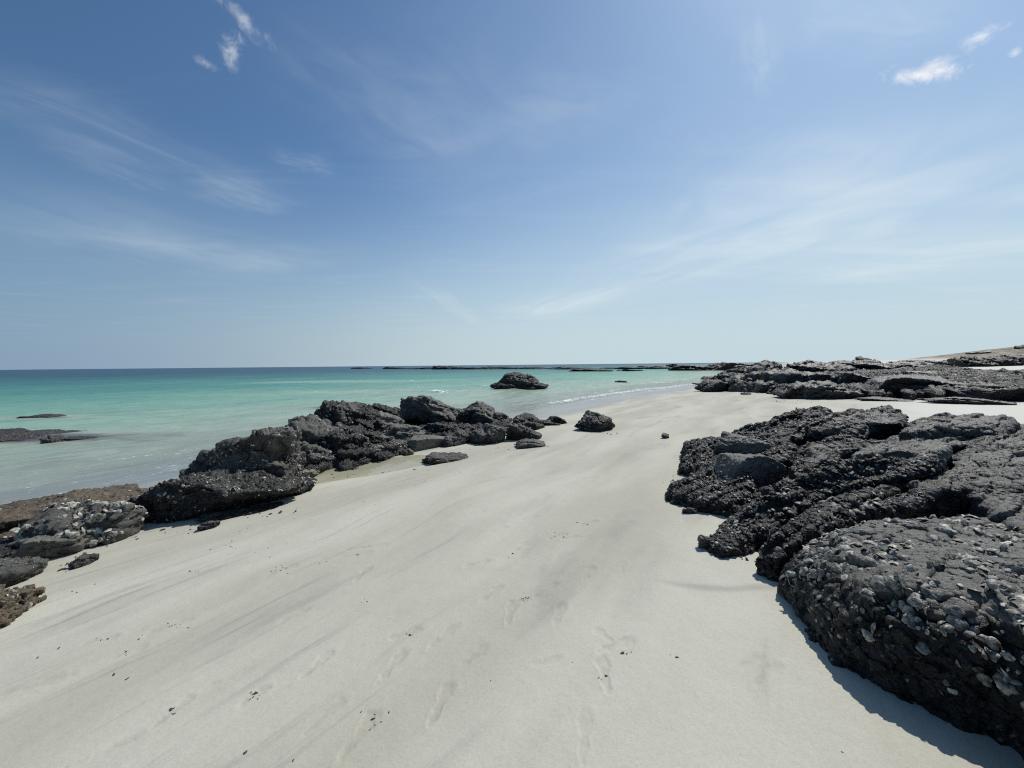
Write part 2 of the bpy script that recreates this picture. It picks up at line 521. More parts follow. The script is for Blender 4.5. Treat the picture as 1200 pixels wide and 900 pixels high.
_ico = {}
def ico(level):
    if level not in _ico:
        bm = bmesh.new()
        bmesh.ops.create_icosphere(bm, subdivisions=level, radius=1.0)
        V = np.array([v.co[:] for v in bm.verts]); V /= np.linalg.norm(V, axis=1)[:, None]
        Fc = np.array([[v.index for v in f.verts] for f in bm.faces])
        bm.free()
        _ico[level] = (V, Fc)
    return _ico[level]

STRATA = np.array([-0.35, -0.12, 0.93]); STRATA /= np.linalg.norm(STRATA)

def rough_up(V, Fc, size, amp=1.0, crust_amp=0.0, crust_cell=0.05, strata=1.0, off=0.0, block=1.0):
    """weathering: lumps, ridges, layer steps and a knobbly crust, all along the normal"""
    n = vnormals(V, Fc)
    q = V + off
    V = V + n * (0.035 * size * amp * fbm(q * 1.5 / size, 3))[:, None]
    n = vnormals(V, Fc)
    qs = np.stack([q[:, 0], q[:, 1], q[:, 2] * 1.7 + 0.25 * q[:, 0]], 1)
    V = V + n * (0.085 * size * block * blocky(qs / (0.46 * size), 1.0))[:, None]
    n2 = vnormals(V, Fc)
    n = n * 0.5 + n2 * 0.5
    V = V + n * (0.062 * size * block * blocky(qs / (0.19 * size), 2.0))[:, None]
    V = V + n * (0.026 * size * block * blocky(qs / (0.080 * size), 4.0))[:, None]
    lay = (V @ STRATA) * 9.0 / size + 1.6 * fbm(q * 1.1 / size, 2)
    saw = lay - np.floor(lay)
    step = sstep(0.0, 0.18, saw) - saw * 0.9
    V = V + n * (0.018 * size * strata * amp * step * (0.6 + 0.8 * pnoise(q * 2.2 / size + 5)))[:, None]
    V = V + n * (0.018 * size * amp * fbm(q * 5.0 / size, 3, ridged=True))[:, None]
    rg = fbm(q * 2.3 / size + 31, 3)
    V = V - n * (0.04 * size * amp * np.exp(-(rg / 0.03) ** 2))[:, None]       # joints and cracks
    n = vnormals(V, Fc)
    V = V + n * (0.012 * size * amp * fbm(q * 15.0 / size, 3))[:, None]
    if crust_amp > 0:
        w = worley(q / crust_cell)
        w2 = worley(q / (crust_cell * 0.47) + 9)
        k = 0.55 + 0.45 * sstep(-0.3, 0.35, pnoise(q * 3.0))
        V = V + n * (crust_amp * k * (0.9 - w - 0.5 * w2))[:, None]
    return V

# ------------------------------------------------------------------ shells
def shell_proto(seed):
    rs = np.random.default_rng(seed)
    na, nr = 16, 6
    V = []
    ph = rs.random(4) * 6.28
    asp = 0.70 + 0.25 * rs.random()
    V.append((0, 0, 0.34))
    for j in range(1, nr + 1):
        t = j / nr
        for i in range(na):
            a = i / na * 2 * math.pi
            w = 1 + 0.12 * math.sin(2 * a + ph[0]) + 0.10 * math.sin(3 * a + ph[1]) + 0.08 * math.sin(5 * a + ph[2]) + 0.05 * math.sin(7 * a + ph[3])
            rr = t * w
            z = 0.34 * (1 - t ** 1.8) + (0.055 if j % 2 else -0.035) * (1 if j < nr else 0) - (0.10 if j == nr else 0) + 0.05 * math.sin(3 * a + ph[3]) * t
            V.append((rr * math.cos(a) + 0.12 * (1 - t), rr * math.sin(a) * asp, z))
    Fc = []
    for i in range(na):
        k = (i + 1) % na
        Fc.append((0, 0, 1 + i, 1 + k))
        for j in range(nr - 1):
            b0, b1 = 1 + j * na, 1 + (j + 1) * na
            Fc.append((b0 + i, b1 + i, b1 + k, b0 + k))
    V = np.array(V); Fc = np.array(Fc)
    tri = []
    for q in Fc:
        if q[0] == q[1]:
            tri.append((q[0], q[2], q[3]))
        else:
            tri.append((q[0], q[1], q[2])); tri.append((q[0], q[2], q[3]))
    return V, np.array(tri)
SHELLS = [shell_proto(s) for s in range(6)]
SHELL_ME = {}
def shell_mesh(k, tone):
    key = (k, tone)
    if key not in SHELL_ME:
        V, T = SHELLS[k]
        me = mesh_np('oyster_shell', V, T, {'tone': np.full(len(V), tone)})
        me.materials.append(MAT_SHELL)
        SHELL_ME[key] = me
    return SHELL_ME[key]

def frames(nv, rs):
    a = rs.normal(size=nv.shape)
    t = np.cross(nv, a); t /= np.linalg.norm(t, axis=1)[:, None] + 1e-9
    b = np.cross(nv, t)
    return np.stack([t, b, nv], 2)      # columns

def add_shells(root, loc, V, Fc, dens_fn, n, smin, smax, seed, individuals=0, tone_lo=0.25, part='oyster_shell', crust='oyster_crust', lift=0.30):
    """shells grown on a rock: the largest as parts of their own, the rest as one crust part"""
    rs = np.random.default_rng(seed)
    nv = vnormals(V, Fc)
    w = dens_fn(V, nv)
    # weight by face area so shells do not crowd where the mesh is dense
    if Fc.shape[1] == 4:
        ar = np.linalg.norm(np.cross(V[Fc[:, 2]] - V[Fc[:, 0]], V[Fc[:, 3]] - V[Fc[:, 1]]), axis=1)
    else:
        ar = np.linalg.norm(np.cross(V[Fc[:, 1]] - V[Fc[:, 0]], V[Fc[:, 2]] - V[Fc[:, 0]]), axis=1)
    va = np.bincount(Fc[:, 0], weights=ar, minlength=len(V))
    w = np.maximum(w, 0) * va
    if w.sum() <= 0:
        return
    idx = rs.choice(len(V), size=n, p=w / w.sum())
    idx = np.unique(idx)
    rs.shuffle(idx)
    P, Nn = V[idx], nv[idx] + 0.5 * rs.normal(size=(len(idx), 3))
    Nn /= np.linalg.norm(Nn, axis=1)[:, None]
    s = smin + (smax - smin) * rs.random(len(idx)) ** 2.0
    tone = np.clip(tone_lo + (1 - tone_lo) * rs.random(len(idx)) ** 1.3, 0, 1)
    Fr = frames(Nn, rs)
    kind = rs.integers(0, len(SHELLS), len(idx))
    P = P + Nn * (s * lift)[:, None] * 0.5
    # those that show largest: size over distance, facing the camera
    view = CAM - (P + loc)
    dist = np.linalg.norm(view, axis=1)
    fac = (Nn * view).sum(1) / dist
    score = s / dist * np.where(fac > -0.1, 0.4 + tone, 0.05)
    order = np.argsort(-score)
    ind = order[:individuals]
    rest = order[individuals:]
    for i in ind:
        me = shell_mesh(int(kind[i]), round(float(tone[i]) * 4) / 4)
        o = link(part, me, None, root)
        Mx = Matrix([[*(Fr[i][0] * s[i]), P[i][0]], [*(Fr[i][1] * s[i]), P[i][1]], [*(Fr[i][2] * s[i]), P[i][2]], [0, 0, 0, 1]])
        o.matrix_local = Mx
    if len(rest):
        VV, TT, tn, o0 = [], [], [], 0
        for i in rest:
            sv, stt = SHELLS[kind[i]]
            VV.append(sv @ (Fr[i] * s[i]).T + P[i]); TT.append(stt + o0); o0 += len(sv)
            tn.append(np.full(len(sv), tone[i]))
        me = mesh_np(crust, np.concatenate(VV), np.concatenate(TT), {'tone': np.concatenate(tn)})
        o = link(crust, me, MAT_SHELL, root)
        o['kind'] = 'stuff'

# ------------------------------------------------------------------ boulders
ROCKS = []
def fractured(U, rs, npoly, cuts, sharp):
    """radius of a union of bedded, jointed blocks that all contain the centre"""
    best = np.zeros(len(U))
    nb = np.array([0.28, -0.10, 0.95]); nb /= np.linalg.norm(nb)
    ya = rs.random() * math.pi
    xb = np.array([math.cos(ya), math.sin(ya), 0]); xb -= nb * (xb @ nb); xb /= np.linalg.norm(xb)
    yb = np.cross(nb, xb)
    for j in range(npoly):
        ax3 = np.stack([xb, yb, nb]) + 0.17 * rs.normal(size=(3, 3))
        ax3 /= np.linalg.norm(ax3, axis=1)[:, None]
        h = np.array([0.50 + 0.5 * rs.random(), 0.50 + 0.5 * rs.random(), 0.32 + 0.5 * rs.random()])
        c = (rs.random(3) * 2 - 1) * h * np.array([0.62, 0.62, 0.66])
        c = c @ ax3
        N_, D_ = [], []
        for k in range(3):
            for s in (1, -1):
                N_.append(s * ax3[k]); D_.append(h[k] + s * (c @ ax3[k]))
        for k in range(max(3, cuts // 3)):
            n_ = rs.normal(size=3); n_ /= np.linalg.norm(n_)
            sup = np.abs(ax3 @ n_) @ h
            N_.append(n_); D_.append(max((0.62 + 0.3 * rs.random()) * sup + c @ n_, 0.16))
        N_, D_ = np.array(N_), np.maximum(np.array(D_), 0.10)
        q = np.maximum(U @ N_.T, 1e-4) / D_
        m_ = q.max(1)
        r_ = 1.0 / (m_ * ((q / m_[:, None]) ** sharp).sum(1) ** (1.0 / sharp))
        best = np.maximum(best, r_)
    return best

def rock(label, b0, b1, vt, depth, seed, prof=None, m=None, cat='rock', name='boulder', group=None, planes=9, sharp=36.0, npoly=5,
         level=None, crust=0.5, amp=1.0, tilt=(0, 0), strata=1.0, sea=False, sink=0.18, barn=0, barn_s=(0.006, 0.014), ind=0,
         flat=None, crust_amp=None, lean=0.0, zoff=0.0, hmin=None, tone_lo=0.85, block=0.8, wide=1.0):
    """a boulder whose near foot runs between two points of the ground; depth in metres or as a ratio of its length"""
    P0, P1 = (hit(*b0, sea=sea), hit(*b1, sea=sea))
    ax = (P1 - P0); ax[2] = 0
    L = np.linalg.norm(ax); ax /= L
    back = np.array([-ax[1], ax[0], 0])
    mid = (P0 + P1) / 2
    L *= wide
    if back @ (mid - CAM) < 0:
        back = -back
    D = depth * L if depth < 3.01 and depth > 0 and not flat else depth
    if flat: D = flat
    C = mid + back * D * 0.45
    zb = ZW if sea else g1(C[0], C[1])
    hy = 450 - F * math.tan(PITCH) - ROLL * ((b0[0] + b1[0]) / 2 - 600)
    dist = (C - CAM) @ np.array([0, 1, 0])
    ztop = CAM_H - dist * (vt - hy) / F
    H = ztop - zb
    if hmin: H = max(H, hmin)
    rs = np.random.default_rng(seed)
    pxw = abs(b1[0] - b0[0])
    lv = level or (7 if pxw > 110 else 6 if pxw > 18 else 5 if pxw > 9 else 4)
    U, Fc = ico(lv)
    r = fractured(U, rs, npoly, planes, sharp)
    V = U * r[:, None]
    lo = np.percentile(V, (4, 7, 4), axis=0)[(0, 1, 2), (0, 1, 2)]
    hi = np.percentile(V, (96, 93, 98.5), axis=0)[(0, 1, 2), (0, 1, 2)]
    V = (V - (lo + hi) / 2) / ((hi - lo) / 2)
    V = np.where(np.abs(V) > 1, np.sign(V) * (1 + 0.55 * (np.abs(V) - 1)), V)
    zz = (V[:, 2] + 1) / 2                    # 0..1
    V[:, 0] += lean * zz
    hs = 1.0
    if prof is not None:
        hs = np.interp(V[:, 0], np.linspace(-1, 1, len(prof)), prof)
    Z = (zz * (1 + sink) - sink)
    Z = np.where(Z > 0, Z * hs, Z)
    V = np.stack([V[:, 0] * L / 2, V[:, 1] * D / 2, Z * H], 1)
    if tilt != (0, 0):
        Rm = np.array(Matrix.Rotation(tilt[0], 3, 'X') @ Matrix.Rotation(tilt[1], 3, 'Y'))
        V = V @ Rm.T
    size = (L * D * max(H, 0.05)) ** (1 / 3)
    size = min(size, 1.6 * max(H, .04))
    B = np.stack([ax, back, [0, 0, 1]], 1)
    if np.linalg.det(B) < 0:
        Fc = Fc[:, ::-1]
    V = V @ B.T
    px = dist / F                            # metres per photo pixel there
    ca = crust_amp if crust_amp is not None else min(0.055 * size, 0.034)
    cc = max(0.12 * size, 0.035, 2.5 * px)
    cc = min(cc, 0.3 * size + 0.01)
    V = rough_up(V, Fc, size, amp, ca, cc, strata, off=C * 1.0 + seed * 3.7, block=block)
    loc = np.array([C[0], C[1], zb + zoff])
    n = vnormals(V, Fc)
    zrel = V[:, 2] / max(H, 0.03)
    cr = crust - 0.12 + 0.25 * (0.5 - zrel) + 0.35 * fbm((V + C) * 1.6 / size, 2)
    me = mesh_np(name, V, Fc, {'crust': np.clip(cr, 0, 1.3)})
    o = link(name, me, m or MAT_ROCK, None, loc)
    tag(o, label, cat, group)
    if barn:
        def dens(Vv, nv):
            k = fbm((Vv + C) * 2.6 / size + 4, 3)
            return sstep(-0.12, 0.3, k) * (nv[:, 2] > -0.3) * (Vv[:, 2] > 0.02 * H)
        add_shells(o, loc, V, Fc, dens, barn, barn_s[0], barn_s[1], seed + 5, ind, tone_lo, part='barnacle', crust='barnacle_crust')
    ROCKS.append(o)
    return o

# ------------------------------------------------------------------ slabs with a drawn rim
def slab(label, rim, seed, zc=None, round_=0.10, flare=0.12, res=0.014, m=None, amp=1.0, crust_in=0.25, crust_side=1.0, crust_amp=0.012,
         crust_cell=0.05, name='rock_slab', cat='rock', group=None, strata=1.0, bottom=None, under=0.0, shells=None, crown=0.0, size=0.7, world=False, wob=0.05, block=0.5, inset=0.022, ledge=1.0):
    """rim: (u, v, z) points of the edge of the upper surface, in order; the sides drop to below the sand"""
    P = np.array([p if world else atz(*p) for p in rim], float)
    if not world: pass
    A = 0.0
    for k in range(len(P)):
        a, b = P[k], P[(k + 1) % len(P)]
        A += a[0] * b[1] - b[0] * a[1]
    if A < 0: P = P[::-1]
    C = P.mean(0)
    if zc is not None: C[2] = zc
    else: C[2] += crown
    rel = P - C
    # dense smooth rim
    pts = []
    nP = len(P)
    for k in range(nP):
        p0, p1, p2, p3 = P[k - 1], P[k], P[(k + 1) % nP], P[(k + 2) % nP]
        for t in np.linspace(0, 1, 24, endpoint=False):
            pts.append(0.5 * ((2 * p1) + (-p0 + p2) * t + (2 * p0 - 5 * p1 + 4 * p2 - p3) * t ** 2 + (-p0 + 3 * p1 - 3 * p2 + p3) * t ** 3))
    pts = np.array(pts)
    seg = np.linalg.norm(np.diff(np.concatenate([pts, pts[:1]])[:, :2], axis=0), axis=1)
    cum = np.concatenate([[0], np.cumsum(seg)])
    nu = int(min(1100, max(40, cum[-1] / res)))
    tt = np.linspace(0, cum[-1], nu, endpoint=False)
    pp = np.concatenate([pts, pts[:1]])
    RP = np.stack([np.interp(tt, cum, pp[:, k]) for k in range(3)], 1)
    # natural wobble of the rim
    ctr = RP[:, :2] - C[:2]
    rl = np.linalg.norm(ctr, axis=1)
    wb = 1 + wob * fbm(np.stack([RP[:, 0] * 3, RP[:, 1] * 3, np.full(nu, seed * 1.3)], 1), 3)
    RP[:, :2] = C[:2] + ctr * (wb * np.maximum(1 - inset / np.maximum(rl, .05), .7))[:, None]
    mr = rl.mean()
    g = ground(RP[:, 0], RP[:, 1])
    zb = (g - 0.12) if bottom is None else np.full(nu, bottom)
    ntop = int(min(170, max(10, mr / res)))
    hside = max(0.1, float((RP[:, 2] - zb).mean()))
    nsh = max(5, int(1.6 * round_ / res)); nsd = max(5, int(min(90, hside / res)))
    rows = []
    rho = np.minimum(round_ / np.maximum(rl, 1e-3), 0.6)
    for t in np.linspace(0.02, 1, ntop):
        rows.append((t * (1 - rho), np.zeros(nu), t))
    for ph in np.linspace(0, math.pi / 2, nsh + 1)[1:]:
        rows.append((1 - rho + rho * math.sin(ph), np.full(nu, round_ * (1 - math.cos(ph))), 1.0))
    V, tpar = [C[None]], [np.zeros(1)]
    top_z = None
    for fr, drop, t in rows:
        xy = C[:2] + (RP[:, :2] - C[:2]) * fr[:, None]
        tz = np.clip(fr, 0, 1)
        z = C[2] + (RP[:, 2] - C[2]) * tz ** 1.3 - drop
        V.append(np.stack([xy[:, 0], xy[:, 1], z], 1)); tpar.append(np.full(nu, 0.0) + fr)
        top_z = z
    dirs = (RP[:, :2] - C[:2]) / np.maximum(np.linalg.norm(RP[:, :2] - C[:2], axis=1), 1e-6)[:, None]
    for s in np.linspace(0, 1, nsd + 1)[1:]:
        outw = flare * s ** 1.5 - under * math.sin(min(1, s * 1.15) * math.pi)
        xy = RP[:, :2] + dirs * outw
        zz2 = top_z + (np.minimum(zb, top_z - 0.05) - top_z) * s
        V.append(np.stack([xy[:, 0], xy[:, 1], zz2], 1)); tpar.append(np.full(nu, 1.0 + s))
    V = np.concatenate(V); tp = np.concatenate(tpar)
    nr = ntop + nsh + nsd
    j, i = np.meshgrid(np.arange(nr - 1), np.arange(nu), indexing='ij')
    a = 1 + j * nu + i; b = 1 + j * nu + (i + 1) % nu
    Fq = np.stack([a, a + nu, b + nu, b], -1).reshape(-1, 4)
    i = np.arange(nu)
    Tr = np.stack([np.zeros(nu, int), 1 + i, 1 + (i + 1) % nu], 1)
    Tq = np.concatenate([Fq[:, [0, 1, 2]], Fq[:, [0, 2, 3]], Tr])
    loc = np.array([C[0], C[1], g1(C[0], C[1])])
    n = vnormals(V, Tq)
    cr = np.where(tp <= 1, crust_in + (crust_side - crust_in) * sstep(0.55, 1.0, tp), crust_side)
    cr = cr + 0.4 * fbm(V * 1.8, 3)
    # knobbly only where crusted
    V2 = rough_up(V, Tq, size, amp * 0.75, 0, 1, strata, off=seed * 3.1, block=block)
    n = vnormals(V2, Tq)
    q = V2 + seed
    w = worley(q / crust_cell); w2 = worley(q / (crust_cell * 0.47) + 9)
    ck = sstep(0.25, 0.7, cr)
    V2 = V2 + n * (1.5 * crust_amp * ck * (0.9 - w - 0.5 * w2))[:, None]
    # foliation on the bare top: fine parallel ridges
    fo = fbm(np.stack([(V2[:, 0] * 0.82 + V2[:, 1] * 0.57) * 2.0, (V2[:, 0] * -0.57 + V2[:, 1] * 0.82) * 16, V2[:, 2] * 16], 1), 4, ridged=True)
    # bedding: long tilted ledges with a sharp lip on one side
    cx_, al_ = V2[:, 0] * -0.50 + V2[:, 1] * 0.866, V2[:, 0] * 0.866 + V2[:, 1] * 0.50
    bed = (cx_ + 0.7 * V2[:, 2]) * 5.2 + 1.1 * fbm(np.stack([al_ * 0.9, cx_ * 2.0, V2[:, 2]], 1), 3)
    sw_ = bed - np.floor(bed)
    on = sstep(-0.15, 0.2, pnoise(np.stack([al_ * 0.8 + 5, np.floor(bed) * 3.7, 0 * al_], 1)))
    V2 = V2 + n * (0.042 * ledge * on * (sstep(0.0, 0.09, sw_) - 0.9 * sw_))[:, None]
    V2 = V2 + n * (0.012 * (1 - 0.7 * ck) * fo)[:, None]
    V2 = V2 - loc
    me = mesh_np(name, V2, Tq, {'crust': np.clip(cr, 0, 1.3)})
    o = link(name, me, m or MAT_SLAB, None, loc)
    tag(o, label, cat, group)
    if shells:
        fn = shells['fn']
        add_shells(o, loc, V2, Tq, lambda Vv, nv: fn(Vv + loc, nv), shells['n'], shells['s'][0], shells['s'][1], seed + 9, shells.get('ind', 0), shells.get('tone', 0.25))
    ROCKS.append(o)
    return o

# ================================================================== the place
# tide pool, footprints, small scarp
p = hit(452, 546)
POOLS.append((p[0], p[1], 1.55, 0.62, math.atan2(0.55, 0.84), 0.085))
POOL_C = p
def foot(u, v, hd, L=0.26, W=0.095, dep=0.010):
    q = hit(u, v)
    FEET.append((q[0], q[1], R(hd), L, W, dep * 0.40))
for a in [(708, 788, 5), (722, 757, 70), (707, 744, -30, .15, .09, .007), (655, 720, 20), (690, 672, 30, .24), (652, 628, 60), (668, 630, 75, .2), (690, 613, 60),
          (622, 702, 80), (598, 718, 10), (475, 742, 65), (420, 862, 20), (440, 640, 75), (425, 672, 10), (420, 650, 70), (416, 643, 85), (560, 660, 70), (575, 695, 40),
          (520, 745, 35), (517, 822, 15), (460, 780, 20), (555, 770, 40, .24, .09, .006), (640, 775, 80, .2, .08, .006), (900, 790, 60, .25, .09, .006), (880, 775, 70, .2, .08, .005),
          (30, 805, 65, .3, .12, .008), (55, 800, 60, .25, .1, .008), (270, 792, 55, .3, .06, .006), (297, 815, 35, .16, .09, .010), (203, 832, 15, .2, .08, .010), (330, 668, 50, .3, .1, .010),
          (345, 720, 40, .22), (200, 733, 50, .3), (148, 765, 50, .2), (118, 750, 70, .2), (100, 890, 55, .35, .05, .008), (370, 780, 20), (380, 840, 30, .25, .08, .006),
          (685, 860, 15, .26, .09, .005), (610, 640, 30, .24), (585, 620, 50, .24), (730, 665, 20, .22, .08, .005), (640, 690, 50), (560, 600, 70, .26), (620, 607, 70, .28), (690, 560, 80, .3)]:
    foot(*a)
s0, s1 = hit(788, 684), hit(905, 690)
SCARP.append((s0[0], s0[1], s1[0], s1[1], 0.018))

# ------------------------------------------------------------------ beach, sea bed and dune in one sheet
def polar(rs, angs):
    rr, aa = np.meshgrid(rs, angs, indexing='ij')
    x, y = rr * np.sin(aa), rr * np.cos(aa)
    n, m_ = len(rs), len(angs)
    j, i = np.meshgrid(np.arange(n - 1), np.arange(m_ - 1), indexing='ij')
    a = j * m_ + i
    Fq = np.stack([a, a + 1, a + m_ + 1, a + m_], -1).reshape(-1, 4)
    return x.ravel(), y.ravel(), Fq[:, ::-1]

fw = np.radians(np.arange(-62, 62.001, 0.16))
bk = np.radians(np.arange(62 + 3, 298, 3.0))
ANG = np.concatenate([fw, bk, [fw[0] + 2 * math.pi]])
rs_ = [0.02, 0.3, 0.6]
while rs_[-1] < 9: rs_.append(rs_[-1] * (1.0052 if rs_[-1] > 1.0 else 1.06))
while rs_[-1] < 60: rs_.append(rs_[-1] * 1.010)
while rs_[-1] < 40000: rs_.append(rs_[-1] * 1.05)
RS = np.array(rs_)
x, y, Fq = polar(RS, ANG)
S = shore_dist(x, y)
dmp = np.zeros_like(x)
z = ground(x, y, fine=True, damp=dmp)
z = np.where(np.hypot(x, y) > 8000, np.minimum(z, 1.3), z)
hillz = sstep(1.75, 2.6, z + 0.5 * fbm(xyz(x / 5, y / 5), 3) * (z > 1.2))
streaks = sstep(0.3, -2.2, x) * sstep(25, 9, np.hypot(x, y))
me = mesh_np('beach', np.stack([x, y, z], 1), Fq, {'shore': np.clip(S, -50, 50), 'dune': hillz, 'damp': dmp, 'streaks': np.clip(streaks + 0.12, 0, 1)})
beach = link('beach', me, sand_material())
tag(beach, 'pale sandy beach sloping down to the sea with a dune behind', 'beach', None, 'structure')

# reef patches just under the surface: (x, y, along, across, top above sea level)
REEF_PATCH = []

# ------------------------------------------------------------------ sea
wa = np.radians(np.concatenate([np.arange(-100, -56, 1.0), np.arange(-56, 56, 0.14), np.arange(56, 101, 1.0)]))
rw = [3.0]
while rw[-1] < 70: rw.append(rw[-1] * 1.006)
while rw[-1] < 400: rw.append(rw[-1] * 1.015)
while rw[-1] < 45000: rw.append(rw[-1] * 1.06)
rw = np.array(rw)
x, y, Fq = polar(rw, wa)
S = shore_dist(x, y)
bed = ground(x, y)
reef_bump = np.zeros_like(x)
def seapt(u, v):
    q = hit(u, v, sea=True)
    return q[0], q[1]
for (u, v, w_, dpt, hh) in [(45, 489, 2.4, 0.7, .8), (50, 513, 3.2, 0.9, .8), (393, 477, 1.9, 0.9, .8), (430, 459, 9, 2.6, .6), (300, 462, 6, 2.0, .4), (640, 448, 6, 3, .5), (400, 447, 16, 5, .8)]:
    cx, cy = seapt(u, v)
    e = ((x - cx) / w_) ** 2 + ((y - cy) / dpt) ** 2
    e = e * (1 + 0.9 * fbm(xyz(x / (w_ * .35), y / (dpt * .5), u), 3))
    REEF_PATCH.append((cx, cy, w_, dpt))
    reef_bump = np.maximum(reef_bump, hh * np.exp(-np.maximum(e, 0) * 1.2))
depth = np.maximum(ZW - bed, 0)
r = np.hypot(x, y)
a = x * SD[0] + y * SD[1]
# gentle swell lines that follow the shore, dying out at the edge
ph = S / 1.25 + 1.3 * fbm(xyz(a / 9, S / 9, 2.0), 2)
near = sstep(120, 30, r) * sstep(-0.4, -3.0, S)
zz = ZW + near * (0.032 * np.sin(ph * 2 * math.pi / 2.3) + 0.012 * np.sin(ph * 2 * math.pi / 0.9 + 2 * pnoise(xyz(a / 3, S / 3, 7)))
                  + 0.05 * fbm(xyz(a / 3.5, S / 1.1, 1.0), 3))
foam = np.zeros_like(x)
# breaking edge: a wavelet rolling in front of the wet sand, right of the boulders
wob = 0.9 * fbm(xyz(a / 6.0, 0 * a, 3.0), 3)
runl0 = sstep(17, 13, a)
run = sstep(17.5, 20.5, a) * sstep(70, 40, a)
edge = S + 0.85 + wob
foam = np.maximum(foam, run * 1.0 * np.exp(-(edge / (0.26 + 0.008 * r)) ** 2) * (0.75 + 0.25 * fbm(xyz(a / 1.7, 0 * a, 21.0), 2)))
foam = np.maximum(foam, run * 0.62 * np.exp(-((S - 0.05 + wob * 1.4) / 0.35) ** 2))
foam = np.maximum(foam, run * 0.60 * np.exp(-((S + 2.6 + wob * 2.0) / 0.5) ** 2) * sstep(-.1, .35, fbm(xyz(a / 5, S / 5, 8.0), 2)))
flk = fbm(xyz(a / 2.2, S / 0.45, 12.0), 4, ridged=True)
foam = np.maximum(foam, run * sstep(-9, -4, S) * sstep(-.6, -1.2, S) * 0.55 * sstep(0.30, 0.62, flk) * sstep(-.1, .3, fbm(xyz(a / 7, S / 4, 1.5), 2)))
sw = fbm(xyz(a / 3.0, S / 0.35, 14.0), 4, ridged=True)
foam = np.maximum(foam, sstep(-7, -3, S) * sstep(60, 20, r) * runl0 * 0.34 * sstep(0.42, 0.66, sw))
zz = zz + run * 0.10 * np.exp(-((edge + 0.25) / 0.5) ** 2)
# lapping foam threads on the left
runl = sstep(17, 13, a)
for off, k, wd in ((0.30, 0.60, 0.10), (-0.9, 0.42, 0.12), (-1.9, 0.36, 0.16), (-3.6, 0.30, 0.2)):
    w2 = S - off + 0.5 * fbm(xyz(a / 2.4, 0 * a + off, 5.0), 3)
    foam = np.maximum(foam, runl * k * np.exp(-(w2 / wd) ** 2))
# one small whitecap, and broken water at the sea rock
for (u, v, w_, d_, k, hh) in [(511, 460, 0.75, 0.35, 1.3, 0.22), (495, 459, 2.6, 0.4, 0.25, .12), (570, 452, 1.1, 0.5, 0.8, 0.05), (597, 456.3, 1.4, 0.35, 0.8, 0.03), (556, 452, 1.2, .4, .55, .05), (470, 431.5, 5, 1.2, .9, 0.1), (623, 430.6, 9, 2, .9, .1),
                              (655, 456, 2.0, .4, .5, .03), (700, 452, 3, .4, .45, .03), (740, 452, 2.5, .5, .6, .03), (770, 449, 4, .7, .8, .05), (800, 444, 4, .8, .6, .05), (832, 434.5, 9, 1.2, .9, .05), (690, 438, 6, 1, .6, .05)]:
    cx, cy = seapt(u, v)
    g = np.exp(-(((x - cx) / w_) ** 2 + ((y - cy) / d_) ** 2))
    foam = np.maximum(foam, k * g); zz = zz + hh * g
zz = np.where(S > 0.0, ZW + 0.5 * (zz - ZW), zz)
me = mesh_np('sea', np.stack([x, y, zz], 1), Fq, {'depth': np.maximum(depth - reef_bump, 0) * (1 - 0.75 * np.clip(reef_bump, 0, 1)), 'foam': np.clip(foam, 0, 1.3)})
sea = link('sea', me, water_material())
tag(sea, 'clear turquoise sea deepening to blue at the horizon', 'sea', None, 'structure')

# ------------------------------------------------------------------ tide pool
n = 64
zpool = g1(POOL_C[0], POOL_C[1]) + 0.048
ca, sa = math.cos(math.atan2(0.55, 0.84)), math.sin(math.atan2(0.55, 0.84))
V = [(0, 0, 0)]
for i in range(n):
    t = i / n * 2 * math.pi
    ex, ey = 1.75 * math.cos(t), 0.80 * math.sin(t)
    V.append((ex * ca - ey * sa, ex * sa + ey * ca, 0))
T = np.array([(0, 1 + i, 1 + (i + 1) % n) for i in range(n)])
me = mesh_np('tide_pool', np.array(V), T, smooth=False)
o = link('tide_pool', me, pool_material(), None, (POOL_C[0], POOL_C[1], zpool))
tag(o, 'shallow greenish pool of water at the foot of the boulders', 'pool', None, 'structure')

# ------------------------------------------------------------------ left chain of boulders
rock('long black boulder nearest the camera, oyster-crusted with a rounded right end', (148, 617), (340, 590), 553, 0.75, 21, [1.02, 1.12, 1.1, 0.98, 0.90, 0.72], crust=0.75, barn=672, barn_s=(0.0100, 0.0280), ind=100, planes=6, npoly=3, amp=.9, flat=0.95, zoff=-.02, wide=0.97)
rock('grey flat-faced block lying on top of the long black boulder', (212, 597), (340, 579), 507, 0.6, 22, [0.66, 0.80, 0.92, 0.95, 1, 1.0], crust=0.5, barn=608, barn_s=(0.0100, 0.0252), ind=100, flat=1.1, planes=6, npoly=4, block=0.6)
rock('thin dark ledge showing through sand along the foot of the long black boulder', (236, 614), (330, 594), 601, 0.3, 23, crust=0.7, flat=0.25, hmin=0.05, level=6)
rock('small thin dark rock sliver in the sand in front of the long black boulder', (233, 623), (258, 616), 615, 0.3, 24, crust=0.7, flat=0.10, hmin=0.03, level=5)
rock('low brown rock ledge between the sea and the sand at the left edge', (-90, 648), (158, 605), 590, 0.3, 25, [0.85, .9, 1, 1, 1.02, 1.1], m=MAT_BROWN, crust=0.15, flat=1.5, barn=192, barn_s=(0.0100, 0.0252), planes=9, level=7)
rock('smooth dark block in front of the brown ledge at the left edge', (-5, 668), (84, 652), 626, 0.4, 26, [.7, 1, 1, .9], m=MAT_SLAB, crust=0.25, flat=0.55, planes=9, npoly=3, block=0.3)
rock('dark rock with a cluster of white barnacles left of the long black boulder', (78, 652), (168, 620), 597, 0.4, 27, [.8, 1, 1, .95], crust=0.45, flat=0.75, barn=208, barn_s=(0.0225, 0.0588), ind=70, tone_lo=0.8)
